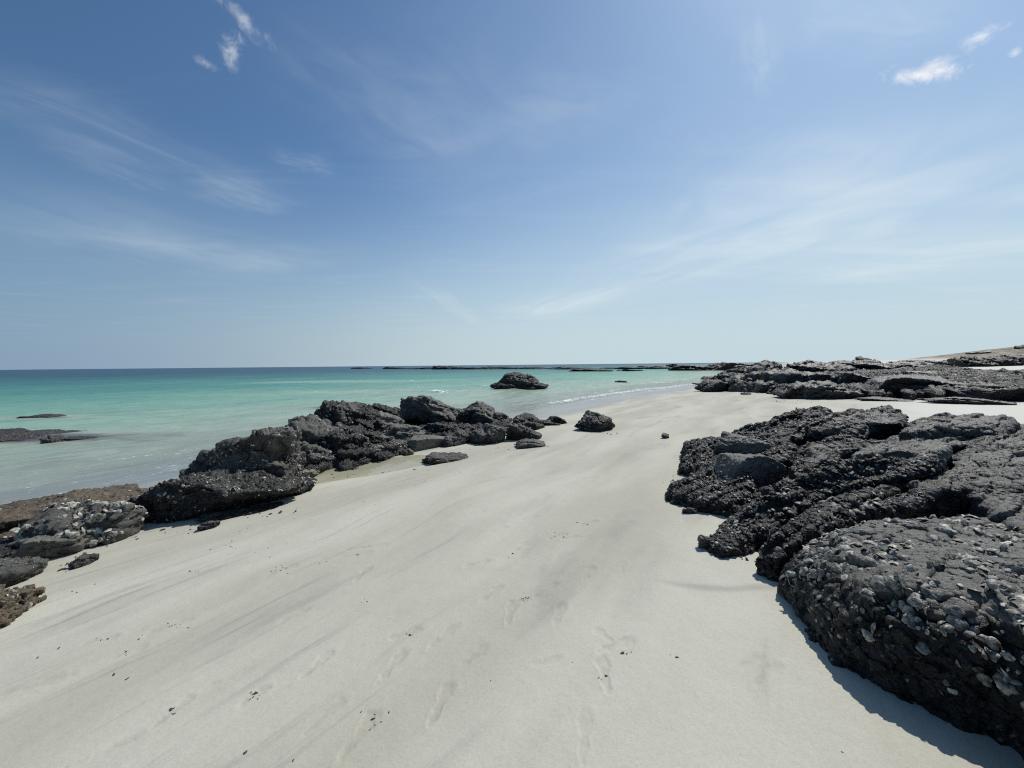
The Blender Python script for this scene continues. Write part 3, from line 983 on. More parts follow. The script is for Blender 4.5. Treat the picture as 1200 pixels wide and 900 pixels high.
rock('low dark slab in the sand below the smooth block at the left edge', (-30, 700), (57, 670), 661, 0.4, 28, crust=0.5, flat=0.45, hmin=0.1, level=6, block=0.6)
rock('pale layered ledge in the sand, lowest rock at the left edge', (-40, 757), (54, 702), 694, 0.3, 29, [1, 1, .9, .6], m=MAT_BROWN, crust=0.2, flat=0.40, hmin=0.09, strata=2.2, level=7, barn=96, barn_s=(0.0100, 0.0252))
rock('small dark stone sliver lying alone on sand below the white barnacle rock', (88, 667), (117, 656), 656, 0.4, 30, crust=0.6, flat=0.10, hmin=0.04, level=5)
rock('black rock wedge between the left edge and the smooth dark block', (-60, 675), (14, 668), 640, 0.4, 31, crust=0.9, flat=0.5, level=6)
rock('speckled squat block right of the grey flat-faced block', (331, 557), (389, 549), 523, 0.7, 32, [.95, 1, 1, .9], crust=0.45, barn=272, barn_s=(0.0125, 0.0336), flat=0.8, wide=1.06)
rock('pale flat stone at the foot of the speckled squat block', (346, 560), (370, 559), 552, 0.5, 33, m=MAT_PALE, crust=0, flat=0.16, hmin=0.05, level=5)
rock('barnacled shoulder rock behind the speckled squat block', (322, 550), (396, 541), 490, 0.7, 34, [.75, .92, 1, 1, .95], crust=0.55, barn=352, barn_s=(0.0125, 0.0308), flat=1.0, wide=1.06)
rock('round-topped black boulder, left of the two humps on the ridge', (364, 532), (410, 530), 471, 0.8, 35, [.75, 1, 1, .9], crust=0.7, barn=192, barn_s=(0.0125, 0.0280), flat=0.9, wide=1.06)
rock('knobbly black boulder, right of the two humps on the ridge', (397, 528), (434, 526), 473, 0.8, 36, [.9, 1, .95, .8], crust=0.7, barn=144, barn_s=(0.0125, 0.0280), flat=0.9, wide=1.06)
rock('undercut black block overhanging the back of the tide pool', (367, 547), (434, 541), 508, 0.6, 37, [.95, 1, 1, .9], crust=0.85, barn=144, barn_s=(0.0125, 0.0280), flat=0.7, amp=1.2, wide=1.06)
rock('long dark rock with a smooth sloping top in the middle of the ridge', (426, 519), (497, 506), 482, 0.5, 38, [1, 1, .9, .75, .6], crust=0.35, flat=0.8, m=MAT_SLAB, barn=80, barn_s=(0.0125, 0.0252), block=0.4, wide=1.06)
rock('low black rock behind the smooth sloping rock on the ridge', (425, 505), (480, 503), 477, 0.5, 39, crust=0.8, flat=0.8, wide=1.06)
rock('tallest black boulder of the ridge with a steep left side', (470, 508), (546, 503), 464, 0.7, 40, [.88, 1.0, .93, .82, .68, .5], crust=0.5, planes=12, npoly=4, flat=1.3, barn=128, barn_s=(0.0125, 0.0252), block=0.6, wide=1.06)
rock('dark slab with a smooth flat top below the smooth sloping rock', (444, 525), (507, 516), 500, 0.5, 41, [.8, 1, 1, .8], crust=0.3, m=MAT_SLAB, flat=0.6, barn=64, barn_s=(0.0125, 0.0252), block=0.4, wide=1.06)
rock('black rock below the tallest boulder beside the flat grey wedge', (492, 515), (546, 514), 496, 0.5, 42, [.8, 1, .95, .85], crust=0.75, flat=0.7, barn=96, barn_s=(0.0125, 0.0252), wide=1.06)
rock('small barnacled rock at the right end of the tide pool', (452, 535), (479, 531), 518, 0.7, 43, crust=0.6, barn=112, barn_s=(0.0125, 0.0280), flat=0.4, wide=1.06)
rock('angular wedge with a bare grey flat top right of the tide pool', (481, 530), (534, 521), 511, 0.6, 44, [.95, 1, .85, .55], m=MAT_SLAB, crust=0.12, planes=6, npoly=1, sharp=60, flat=0.6, amp=.6, barn=19, barn_s=(0.0100, 0.0196), block=0.22, wide=1.06)
rock('pointed dark boulder between the tallest boulder and the sea edge', (534, 503), (577, 501), 471, 0.8, 45, [.45, .75, 1, .9, .6], crust=0.55, flat=1.0, planes=9, npoly=4, barn=96, barn_s=(0.0125, 0.0252), block=0.55, wide=1.06)
rock('squat black rock at the seaward end of the ridge', (568, 500), (601, 494), 482, 0.8, 46, [.9, 1, 1, .85], crust=0.7, flat=0.9, wide=1.06)
rock('dark rock with a leaning grey left face below the pointed boulder', (548, 520), (583, 520), 499, 0.8, 47, [.75, 1, 1, .95], crust=0.5, planes=6, npoly=3, flat=0.7, lean=.12, barn=48, barn_s=(0.0125, 0.0252), block=0.7, wide=1.06)
rock('small leaning slab between the grey wedge and the leaning-face rock', (531, 524), (552, 518), 508, 0.6, 48, crust=0.5, flat=0.35, planes=8)
rock('tan rock at the back of the tide pool', (431, 538), (453, 534), 523, 0.6, 49, m=MAT_PALE, crust=0.05, flat=0.4)
rock('fist-sized brown stone at the right end of the tide pool', (475, 534), (484, 533), 527, 0.8, 50, m=MAT_BROWN, crust=0.1, level=4)
rock('low rippled dark rock flush with sand right of the grey wedge', (507, 545), (551, 536), 532, 0.5, 51, crust=0.55, flat=0.6, hmin=0.04, zoff=-.015, level=6)
rock('black filler rock behind the barnacled shoulder rock', (390, 515), (430, 513), 486, 0.6, 52, crust=0.8, flat=0.8, wide=1.06)
rock('dark rock under the knobbly hump beside the undercut block', (400, 534), (446, 528), 500, 0.6, 53, crust=0.8, flat=0.6, barn=96, barn_s=(0.0125, 0.0252), wide=1.06)

lb_ = []
for (u, v, h_) in [(338, 556, .08), (388, 551, .1), (432, 543, .1), (470, 533, .1), (500, 524, .12), (548, 514, .1), (582, 510, .1), (600, 498, .1), (575, 490, .15), (520, 488, .35), (460, 488, .4), (400, 492, .4), (345, 512, .35), (325, 540, .2)]:
    q = hit(u, v); lb_.append((q[0], q[1], q[2] + h_))
slab('dark rubbly bedrock under the ridge of boulders by the sea', lb_, 41, world=True, round_=0.15, flare=0.25, res=0.03, crust_in=0.8, crust_side=0.9, crust_amp=.03, crust_cell=.11, name='bedrock', cat='bedrock', size=.8, block=1.2, m=MAT_ROCK, wob=.15)

# ------------------------------------------------------------------ stones on the open sand, middle
rock('rounded black rock on top of the layered rocks in mid beach', (601, 505), (635, 503), 487, 0.8, 60, [.85, 1, 1, .7], crust=0.8, flat=0.9)
rock('layered dark rock with slanting sand-filled grooves in mid beach', (597, 517), (633, 514), 497, 0.5, 61, [1, .95, .8, .45], crust=0.55, flat=0.6, strata=2.5, block=0.55)
rock('low grey-topped rock, nearest of the mid-beach group', (605, 526), (638, 524), 516, 0.6, 62, [.6, 1, 1, .5], crust=0.4, flat=0.5, planes=9, block=0.5)
rock('flat wet rock beside the small peaked rock in mid beach', (630, 499), (655, 498), 493, 0.5, 63, crust=0.7, flat=0.6, hmin=.08)
rock('small peaked black rock at the edge of the wet sand', (645, 498), (664, 496), 488, 0.7, 64, [.5, 1, .9, .6], crust=0.8, flat=0.5)
rock('lone black boulder standing by itself on the sand in mid beach', (691, 507), (728, 502), 484.5, 0.8, 65, [.42, .85, 1.05, .85, .55], crust=0.65, flat=1.0, planes=12, barn=96, barn_s=(0.0125, 0.0280), block=0.55, wide=0.92)
rock('tiny dark stone alone on the sand left of the big outcrop', (776, 514), (784, 514), 508.5, 0.9, 66, crust=0.5, level=5)
rock('thin dark stone sliver on sand left of the big outcrop', (801, 602), (817, 602), 598, 0.4, 67, crust=0.5, flat=0.05, hmin=0.02, level=5)
rock('egg-shaped grey stone on the sand beside the big outcrop', (820, 643), (836, 643), 632, 0.7, 68, crust=0.2, level=6, amp=.5, block=0.2)

# ------------------------------------------------------------------ rocks in the sea
rock('big dark rock standing in the shallow sea', (577, 456), (639, 456), 437, 0.6, 70, [.35, .8, 1, .98, .85, .5], crust=0.75, sea=True, flat=3.2, sink=.5, block=0.6, wide=0.92)
rock('low reddish-brown reef awash in the sea at the left edge', (-70, 521), (66, 514), 505, 0.3, 71, [1, .9, 1, .8, .6], m=MAT_REEF, crust=0.3, sea=True, flat=1.7, sink=1.5, hmin=.055, level=7, block=.5)
rock('small brown rock breaking the surface in front of the left reef', (46, 519), (70, 518), 512, 0.5, 72, m=MAT_REEF, crust=0.3, sea=True, flat=.5, sink=1.2, hmin=.10)
rock('narrow dark reef awash right of the left reef', (66, 517), (105, 515), 512.5, 0.3, 73, m=MAT_REEF, crust=0.4, sea=True, flat=.5, sink=1.5, hmin=.05)
rock('thin dark reef awash farther out on the left', (18, 491), (64, 489), 486.5, 0.3, 74, m=MAT_REEF, crust=0.4, sea=True, flat=.8, sink=2, hmin=.05)
rock('small dark rock just breaking the surface before the far reef', (722, 448), (735, 448), 446, 0.6, 75, crust=0.8, sea=True, sink=.8)
g = 'dark reef rocks along the horizon'
REEF = [(409, 430, 432.2, 430.6), (445, 476, 432.4, 430.2), (474, 508, 432.6, 430.5), (505, 532, 432.8, 428.6), (526, 566, 432.8, 430.0), (560, 602, 432.6, 429.6), (598, 640, 432.4, 429.8), (636, 664, 432.8, 429.6),
        (655, 700, 433.2, 430.4), (662, 712, 435.2, 432.4), (700, 752, 432.6, 429.6), (718, 748, 434.8, 432.6), (740, 790, 432.4, 428.8)]
lab = ['short flat dark reef at the left end of the horizon reef', 'low reef second from the left end on the horizon', 'thin reef joining the humped reef on its left', 'humped reef rock with a small peak on the horizon',
       'low reef just right of the humped horizon reef', 'long flat horizon reef seen left above the big sea rock', 'horizon reef seen directly above the big sea rock', 'knobbly short reef right of the big sea rock on the horizon',
       'long low reef stretching right of the big sea rock', 'nearer low reef in front of the horizon reef line', 'reef beyond the small lone sea rock', 'small nearer reef patch left of the long headland reef', 'reef joining the dark headland reef on its left']
for k, (u0, u1, vb, vt) in enumerate(REEF):
    rock(lab[k], (u0, vb), (u1, vb), vt, 0.3, 100 + k, [.5, 1, .7, 1, .6, .8], crust=0.8, sea=True, sink=1.0, name='reef_rock', group=g, level=5, m=MAT_FAR, flat=8, amp=1.5)
rock('long dark reef, left half of the headland reef beyond the bay', (788, 434.5), (846, 434.2), 427.3, 0.3, 120, [.45, .8, 1, .85, .9, 1], crust=0.7, sea=True, sink=.6, name='reef_rock', level=6, flat=10, amp=1.4, m=MAT_FAR)
rock('long dark reef, right half of the headland reef beyond the bay', (828, 434.4), (890, 434.0), 425.6, 0.3, 121, [.5, .85, 1, .95, .9, 1], crust=0.7, sea=True, sink=.6, name='reef_rock', level=6, flat=10, amp=1.4, m=MAT_FAR)
rock('small dark rock left of the headland reef', (782, 430.5), (800, 430.4), 426.6, 0.4, 122, [.8, 1, .6], crust=0.7, sea=True, sink=.6, name='reef_rock', level=5, flat=6, m=MAT_FAR)

# ------------------------------------------------------------------ headland rocks in the middle distance
def mid(label, u0, v0, u1, v1, vt, dpt, seed, prof=None, m=None, **k):
    k.setdefault('crust', 0.45); k.setdefault('amp', 1.35); k.setdefault('level', 6)
    rock(label, (u0, v0), (u1, v1), vt, 0.5, seed, prof, m or MAT_FAR, flat=dpt, **k)
mid('low black rock at the tip of the headland', 829, 459.5, 880, 456.5, 446.5, 2.4, 140, [.55, 1, 1, .9, .8], crust=0.75)
mid('dark rock behind the tip rock of the headland', 829, 452, 874, 450, 436.5, 3.0, 141, [.4, .75, 1, 1, 1], crust=0.75)
mid('small dark rock at the waterline of the headland', 822, 447, 842, 446, 440, 2.0, 142, [.4, .8, 1], crust=0.8)
mid('very small rock at the water edge left of the headland tip', 812, 451.5, 826, 451, 449, 1.0, 143, crust=0.8)
mid('tall black boulder at the left end of the headland crest', 868, 454, 920, 453, 423.5, 4.5, 144, [.45, .8, 1, 1, .92, .85], crust=0.7, planes=12)
mid('low flat rock in front of the tall black headland boulder', 890, 458.5, 918, 457, 449.5, 2.0, 145, crust=0.5)
mid('small dark rock alone on the sand before the headland', 869, 462.6, 880, 462.4, 460, .5, 146, crust=0.6, level=5)
mid('broad grey slab on the left side of the headland', 903, 461, 985, 457, 433, 5.0, 147, [.5, .8, .95, 1, 1])
mid('ragged grey ledge at the front left of the headland', 911, 464, 946, 467.5, 453.5, 1.8, 148, [.6, 1, 1, .9])
mid('low shelf of grey rock along the front of the headland', 922, 468.5, 1012, 466.5, 449.5, 2.2, 149, [.5, .9, 1, 1, .9])
mid('rounded grey rock hump in the middle of the headland', 968, 460, 1030, 458, 437, 3.0, 150, [.6, 1, 1, .8])
mid('big smooth tilted slab with a black undercut front edge', 1012, 464.5, 1142, 466, 440.5, 4.0, 151, [.72, .85, 1, 1, .95, .85], planes=6, npoly=3, crust=.3, block=0.35)
mid('flat grey ledge at the front right of the headland', 1118, 469.5, 1215, 470, 450, 2.6, 152, [.8, 1, .9, .95])
mid('low rippled rock shelf awash in sand at the right edge', 1085, 472.5, 1190, 474.5, 466.5, 1.0, 153, [.4, 1, .9, .6], hmin=.06, level=6)
mid('thin rock shelf half buried in sand under the smooth tilted slab', 1000, 469.5, 1062, 471, 466, .8, 154, [.5, 1, .8, .4], hmin=.05, level=6)
mid('broad dark rock behind the grey slab on the headland crest', 912, 447, 985, 445, 424.0, 5.0, 155, [.8, .9, .95, .9, 1, .9])
mid('dark rubble rock on the crest behind the rounded hump', 960, 443, 1040, 442, 423.0, 5.0, 156, [.85, .9, 1, .95, 1, .9])
mid('small black rock sticking up on the headland crest', 994, 430, 1014, 430, 418.6, 2.0, 157, [.5, 1, .8, .7], crust=0.8)
mid('wide dark rock on the crest right of the small sticking-up rock', 1022, 441, 1086, 440, 424.5, 5.0, 158, [.9, 1, .9, .95, .8])
mid('grey sloping rock behind the smooth tilted slab', 1040, 449, 1130, 449, 436.5, 3.5, 159, [.8, 1, 1, .8, .6])
mid('low grey rock below the white sand patch at right', 1105, 453, 1215, 454, 442.0, 3.0, 160, [.6, .9, 1, 1, .95])
mid('broken dark rock at the right edge of the headland', 1150, 459, 1230, 460, 444.5, 3.0, 161, [.7, 1, .9, 1])
mid('knobbly dark rock between the grey slab and the rounded hump', 935, 457, 975, 455, 438, 2.0, 162, [.7, 1, .8])
mid('flat dark rock behind the small waterline rock', 842, 444, 880, 442, 430, 4, 163, [.4, .7, 1, 1], crust=0.7)
hb = []
for (u, v, h_) in [(872, 457, .25), (905, 461, .3), (925, 466, .3), (1000, 467.5, .3), (1090, 469, .3), (1200, 471, .35), (1270, 472, .4), (1270, 452, .5), (1150, 444, .6), (1090, 437, .8), (1000, 434, .9), (920, 440, 1.0), (880, 447, .7)]:
    q = hit(u, v); hb.append((q[0], q[1], q[2] + h_))
slab('rough dark bedrock under the headland rocks', hb, 40, world=True, round_=0.4, flare=0.5, res=0.07, crust_in=0.5, crust_side=0.8, crust_amp=.05, crust_cell=.25, name='bedrock', cat='bedrock', size=1.6, block=1.0, m=MAT_FAR, shells=None, wob=.12)
g = 'dark boulders on the white sand ridge'
row = [(1078, 1098, 429.8, 423.0, 'left end boulder of the dark row before the dune'), (1092, 1112, 430.0, 422.2, 'low boulder second from the left of the row before the dune'), (1108, 1130, 430.2, 417.0, 'tallest rounded boulder of the dark row before the dune'),
       (1126, 1146, 430.0, 420.2, 'boulder right beside the tallest of the row before the dune'), (1140, 1162, 429.6, 417.8, 'broad boulder in the middle of the dark row before the dune'), (1158, 1178, 429.0, 416.0, 'high boulder right of the middle of the row before the dune'),
       (1172, 1190, 428.0, 416.6, 'boulder near the right end of the row before the dune'), (1186, 1200, 425.0, 417.5, 'right end boulder of the dark row before the dune'), (1046, 1080, 428.0, 422.2, 'flat dark rock where the row before the dune meets the headland')]
for k, (u0, u1, vb, vt, lb) in enumerate(row):
    mid(lb, u0, vb, u1, vb, vt, 2.2, 170 + k, [.7, 1, .95, .75], group=g, crust=0.75, level=5)
mid('small flat rock on the white sand patch', 1128, 435.6, 1168, 435.2, 433.0, 1.2, 180, [.3, .7, 1, .4], hmin=.06, level=5)
mid('small black rock on the white sand at the right edge', 1183, 437.5, 1215, 437.5, 432.8, 1.5, 181, [.7, 1, .7, .6], level=5, crust=.7)
g = 'small dark rocks on the dune skyline'
for k, (u0, u1, vb, vt, lb) in enumerate([(1131, 1141, 415.2, 412.6, 'leftmost of the dark stones on the dune skyline'), (1142, 1151, 414.6, 412.0, 'second dark stone from the left on the dune skyline'),
                                          (1186, 1194, 408.5, 405.0, 'dark stone on the dune skyline near the right edge'), (1193, 1206, 406.5, 402.5, 'highest dark stone on the dune skyline at the right edge')]):
    mid(lb, u0, vb, u1, vb, vt, 2.0, 190 + k, [.7, 1, .8], group=g, crust=.6, level=5, sink=.6)

# ------------------------------------------------------------------ the big outcrop on the right
def zone(fr, thr=0.0, up=-0.4, zmax=9):
    def fn(V, nv):
        k = fbm(V * np.array([fr, fr, fr]) + 3, 3)
        return sstep(thr - 0.15, thr + 0.25, k) * (nv[:, 2] > up) * (V[:, 2] < zmax) * (V[:, 2] > 0.02)
    return fn
def zone_front(V, nv):
    # a dense belt along the crest of the front slab, sparser down its face, almost none on its flat back
    k = fbm(V * 2.4 + 8, 3)
    k2 = fbm(V * 6.0 + 3, 2)
    sh = sstep(0.985, 0.90, nv[:, 2]) * sstep(0.0, 0.35, nv[:, 2]) * (nv[:, 0] < 0.35) * sstep(0.20, 0.33, V[:, 2])
    low = (nv[:, 2] < 0.6) * (nv[:, 0] < 0.3) * 0.16 * sstep(0.0, 0.25, k2)
    vis = (V[:, 0] < 3.1) * (V[:, 1] < 3.2) * (V[:, 1] > 1.05)
    return (sh * sstep(-.30, .06, k) * (0.35 + 0.65 * sstep(-.2, .15, k2)) + low + 0.012) * (V[:, 2] > 0.10) * vis

slab('large front slab with a broad belt of pale oyster shells along its edge', [(916, 634, .30), (962, 668, .40), (1030, 700, .45), (1112, 722, .48), (1200, 738, .52), (1300, 800, .54), (1330, 900, .54), (1600, 900, .6), (1420, 680, .6), (1290, 622, .57), (1200, 606, .53), (1150, 599, .51), (1060, 599, .48), (990, 606, .42)],
     1, block=0.26, round_=0.34, flare=0.13, res=0.0095, crust_in=0.05, crust_side=0.95, crust_amp=0.015, crust_cell=0.045, under=0.03, crown=.04, inset=0.0, ledge=.45, name='rock_outcrop', cat='rock outcrop',
     shells=dict(fn=zone_front, n=1500, s=(.010, .036), ind=100, tone=0.15), size=0.8)
slab('narrow oyster-covered ledge behind the large front slab', [(890, 648, .16), (905, 626, .28), (960, 588, .38), (1030, 572, .43), (1100, 558, .47), (1122, 572, .46), (1062, 592, .40), (1000, 602, .37), (940, 630, .28), (912, 655, .16)],
     2, round_=0.06, flare=0.04, res=0.010, crust_in=0.5, crust_side=1.0, crust_amp=0.014, name='rock_ledge', shells=dict(fn=zone(2.5, -.1), n=420, s=(.012, .036), ind=80, tone=0.2), size=.45)
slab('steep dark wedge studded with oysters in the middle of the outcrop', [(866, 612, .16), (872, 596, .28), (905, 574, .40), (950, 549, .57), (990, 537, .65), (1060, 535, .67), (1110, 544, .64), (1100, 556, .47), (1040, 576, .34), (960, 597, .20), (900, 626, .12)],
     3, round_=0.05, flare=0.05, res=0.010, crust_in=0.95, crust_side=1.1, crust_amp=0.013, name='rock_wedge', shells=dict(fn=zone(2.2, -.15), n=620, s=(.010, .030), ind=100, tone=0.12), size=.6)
slab('block with a dark hollow left face behind the steep wedge', [(925, 548, .40), (935, 522, .60), (972, 511, .70), (1020, 514, .71), (1052, 518, .71), (1012, 530, .58), (990, 537, .52), (945, 552, .40)],
     4, round_=0.06, flare=0.03, res=0.014, crust_in=0.4, crust_side=0.9, name='rock_block', size=.5, shells=dict(fn=zone(2.5, 0.0), n=120, s=(.010, .022), tone=.2))
slab('thin flat plate overhanging a black crack behind the steep wedge', [(1000, 533, .67), (1030, 519, .72), (1100, 517, .74), (1112, 526, .72), (1092, 537, .64), (1050, 534, .63), (1010, 538, .61)],
     5, block=0.4, round_=0.03, flare=-0.12, res=0.013, crust_in=0.05, crust_side=0.4, name='rock_plate', size=.4, amp=.7, under=0.05)
slab('wide layered slab on the right of the steep wedge', [(1112, 532, .62), (1140, 524, .65), (1200, 527, .66), (1290, 535, .68), (1290, 578, .58), (1205, 574, .58), (1140, 572, .53), (1085, 578, .47), (1068, 572, .46), (1112, 551, .55)],
     6, block=0.5, round_=0.06, flare=0.0, res=0.013, crust_in=0.1, crust_side=0.5, size=.6, amp=.9, strata=1.6)
slab('low dark block in the crack behind the front slab', [(1140, 574, .52), (1200, 577, .54), (1280, 590, .54), (1280, 606, .50), (1200, 596, .48), (1150, 594, .45)],
     7, round_=0.05, flare=0.02, res=0.012, crust_in=0.2, crust_side=0.6, name='rock_block', size=.35)
slab('flat square block at the right edge above the front slab', [(1162, 594, .58), (1200, 590, .60), (1290, 600, .60), (1290, 640, .58), (1200, 622, .58), (1172, 610, .57)],
     8, block=0.2, round_=0.04, flare=-0.03, res=0.010, crust_in=0.05, crust_side=0.5, name='rock_block', size=.35, amp=.7, under=.03)
slab('back slab with pale barnacle spots and a dark front face', [(948, 506, .62), (955, 490, .76), (1000, 481, .83), (1040, 478, .84), (1066, 487, .82), (1062, 496, .77), (1050, 504, .62), (1000, 513, .54), (962, 513, .52)],
     9, round_=0.08, flare=0.05, res=0.017, crust_in=0.15, crust_side=0.8, size=.7, shells=dict(fn=zone(2.0, 0.0, .2), n=260, s=(.010, .024), tone=.35))
slab('long flat slab at the back of the outcrop with a black undercut', [(1058, 506, .70), (1072, 491, .79), (1120, 487, .82), (1187, 490, .82), (1191, 498, .77), (1172, 508, .70), (1110, 503, .73)],
     10, block=0.5, round_=0.05, flare=-0.10, res=0.017, crust_in=0.05, crust_side=0.5, size=.6, under=.05, strata=1.8)
slab('low slab under the long undercut back slab', [(1036, 515, .58), (1070, 503, .63), (1120, 511, .61), (1168, 518, .60), (1112, 523, .58), (1056, 522, .56)],
     11, round_=0.05, flare=0.03, res=0.014, crust_in=0.2, crust_side=0.6, size=.45)
slab('rounded slab at the back right edge of the outcrop', [(1130, 522, .61), (1158, 511, .65), (1186, 500, .69), (1205, 496, .72), (1290, 500, .74), (1290, 530, .64), (1180, 528, .60)],
     12, round_=0.09, flare=0.02, res=0.015, crust_in=0.15, crust_side=0.6, size=.6)
slab('dark mussel-crusted ridge at the back left of the outcrop', [(968, 476, .84), (978, 487, .75), (952, 503, .60), (930, 517, .46), (900, 520, .40), (868, 516, .36), (850, 514, .30), (858, 505, .40), (900, 490, .66), (938, 478, .81)],
     13, round_=0.10, flare=0.14, res=0.015, crust_in=0.65, crust_side=1.0, crust_amp=0.022, crust_cell=0.07, name='rock_ridge', size=.7, shells=dict(fn=zone(2.0, -.1), n=500, s=(.012, .028), tone=.05))
slab('black mussel-crusted lobe on the left flank of the outcrop', [(935, 520, .46), (915, 540, .36), (880, 556, .24), (846, 560, .18), (820, 552, .16), (812, 532, .18), (820, 520, .26), (845, 511, .36), (880, 512, .42)],
     14, round_=0.08, flare=0.16, res=0.013, crust_in=0.9, crust_side=1.1, crust_amp=0.024, crust_cell=0.065, name='rock_lobe', size=.55, shells=dict(fn=zone(2.4, -.2), n=520, s=(.012, .030), tone=.02))
slab('leftmost black crusted tongue of the outcrop reaching onto the sand', [(780, 574, .05), (800, 562, .10), (828, 552, .16), (866, 552, .20), (880, 562, .20), (872, 582, .14), (858, 592, .10), (826, 588, .08), (798, 582, .06)],
     15, round_=0.04, flare=0.10, res=0.011, crust_in=1.0, crust_side=1.1, crust_amp=0.022, crust_cell=0.055, name='rock_lobe', size=.35, shells=dict(fn=zone(3, -.2), n=420, s=(.010, .026), tone=.02), wob=.25)
slab('small crusted lobe with two points left of the outcrop ridge', [(797, 545, .06), (806, 531, .12), (802, 519, .16), (826, 513, .26), (850, 516, .30), (846, 530, .22), (830, 543, .14), (812, 549, .08)],
     16, round_=0.05, flare=0.12, res=0.014, crust_in=1.0, crust_side=1.1, crust_amp=0.022, crust_cell=0.065, name='rock_lobe', size=.4, shells=dict(fn=zone(3, -.2), n=200, s=(.012, .026), tone=.02), wob=.25)
slab('black crusted spur nearest the egg-shaped stone', [(828, 634, .04), (838, 620, .09), (856, 604, .13), (880, 596, .18), (886, 612, .18), (880, 630, .12), (862, 642, .06), (845, 645, .04)],
     17, round_=0.03, flare=0.07, res=0.009, crust_in=1.0, crust_side=1.1, crust_amp=0.018, crust_cell=0.045, name='rock_lobe', size=.28, shells=dict(fn=zone(3, -.2), n=340, s=(.008, .022), tone=.02), wob=.22)
slab('rough shell-littered bedrock between the blocks of the outcrop', [(806, 574, .02), (850, 592, .03), (866, 602, .05), (884, 640, .03), (912, 650, .03), (960, 640, .06), (1060, 616, .16), (1200, 622, .22), (1320, 660, .22), (1320, 545, .30), (1190, 515, .36), (1060, 508, .36), (960, 496, .36), (905, 508, .24), (850, 526, .1), (818, 547, .04)],
     18, round_=0.06, flare=0.05, res=0.018, crust_in=0.75, crust_side=1.0, crust_amp=0.02, crust_cell=0.06, name='bedrock', size=.6, shells=dict(fn=zone(2.4, -.1), n=900, s=(.010, .026), tone=.15))
# two bare angular blocks
rock('angular block with a dark face and bare grey right side on the left flank', (870, 562), (910, 553), 508, 0.8, 201, [.55, .95, 1, .75], m=MAT_SLAB, crust=0.45, planes=6, npoly=1, sharp=70, flat=.55, amp=.55, level=7, zoff=.05, block=0.15)
rock('angular grey-topped block just below the other bare block', (872, 585), (919, 570), 532, 0.8, 202, [.55, .9, 1, .9, .7], m=MAT_SLAB, crust=0.40, planes=6, npoly=1, sharp=70, flat=.5, amp=.5, level=7, zoff=.03, block=0.15)

# ------------------------------------------------------------------ scraps of dried weed on the sand
WEED = weed_material()
def scrap_mesh(seed):
    rs = np.random.default_rng(seed)
    U, T = ico(2)
    V = U * np.array([1.0, 0.35 + .3 * rs.random(), 0.22]) * (1 + 0.6 * fbm(U * 2.2 + seed, 2))[:, None]
    V[:, 2] += 0.25 * V[:, 0] ** 2 * (rs.random() - .3)
    me = mesh_np('seaweed_scrap', V, T, smooth=False)
    me.materials.append(WEED)
    return me
SM = [scrap_mesh(s) for s in range(5)]
rs = np.random.default_rng(5)
spots = []
for (u, v, n, du, dv) in [(298, 815, 9, 9, 4), (203, 832, 6, 5, 8), (330, 669, 12, 10, 5), (200, 733, 9, 14, 5), (228, 673, 5, 9, 4), (618, 702, 7, 6, 2.5), (420, 652, 5, 3, 6), (426, 705, 3, 4, 3), (148, 765, 4, 6, 4), (118, 750, 4, 8, 2),
                          (255, 640, 8, 40, 10), (290, 630, 8, 40, 12), (380, 660, 4, 8, 3), (165, 746, 2, 3, 3), (440, 838, 7, 12, 10), (480, 742, 5, 6, 2), (655, 628, 6, 14, 3), (680, 613, 5, 8, 2), (730, 765, 4, 6, 2), (708, 795, 3, 5, 2),
                          (430, 590, 4, 20, 5), (360, 607, 6, 16, 6), (300, 645, 6, 30, 10), (90, 690, 4, 30, 10), (60, 760, 2, 20, 10), (500, 565, 6, 20, 6), (420, 556, 7, 25, 3), (540, 556, 7, 20, 6), (990, 880, 1, 4, 4), (230, 600, 0, 1, 1),
                          (292, 885, 1, 3, 3), (340, 890, 1, 3, 3), (670, 776, 1, 2, 2), (785, 770, 2, 8, 3), (890, 640, 0, 4, 4), (575, 800, 1, 4, 4), (150, 800, 2, 40, 20), (600, 640, 3, 40, 12)]:
    for _ in range(n):
        spots.append((u + rs.normal() * du * .6, v + rs.normal() * dv * .6))
pts = np.array([hit(u, v) for u, v in spots])
zf = ground(pts[:, 0], pts[:, 1], fine=True)
for k, (q, zg) in enumerate(zip(pts, zf)):
    o = link('seaweed_scrap', SM[k % 5])
    s = 0.0045 + 0.008 * rs.random() ** 1.6
    o.location = (q[0], q[1], zg + s * 0.12)
    o.scale = (s, s, s)
    o.rotation_euler = (0.3 * rs.normal(), 0.3 * rs.normal(), rs.random() * 6.28)
    tag(o, 'small black scrap of dried seaweed lying on pale sand', 'seaweed', 'scraps of dried seaweed on the sand')

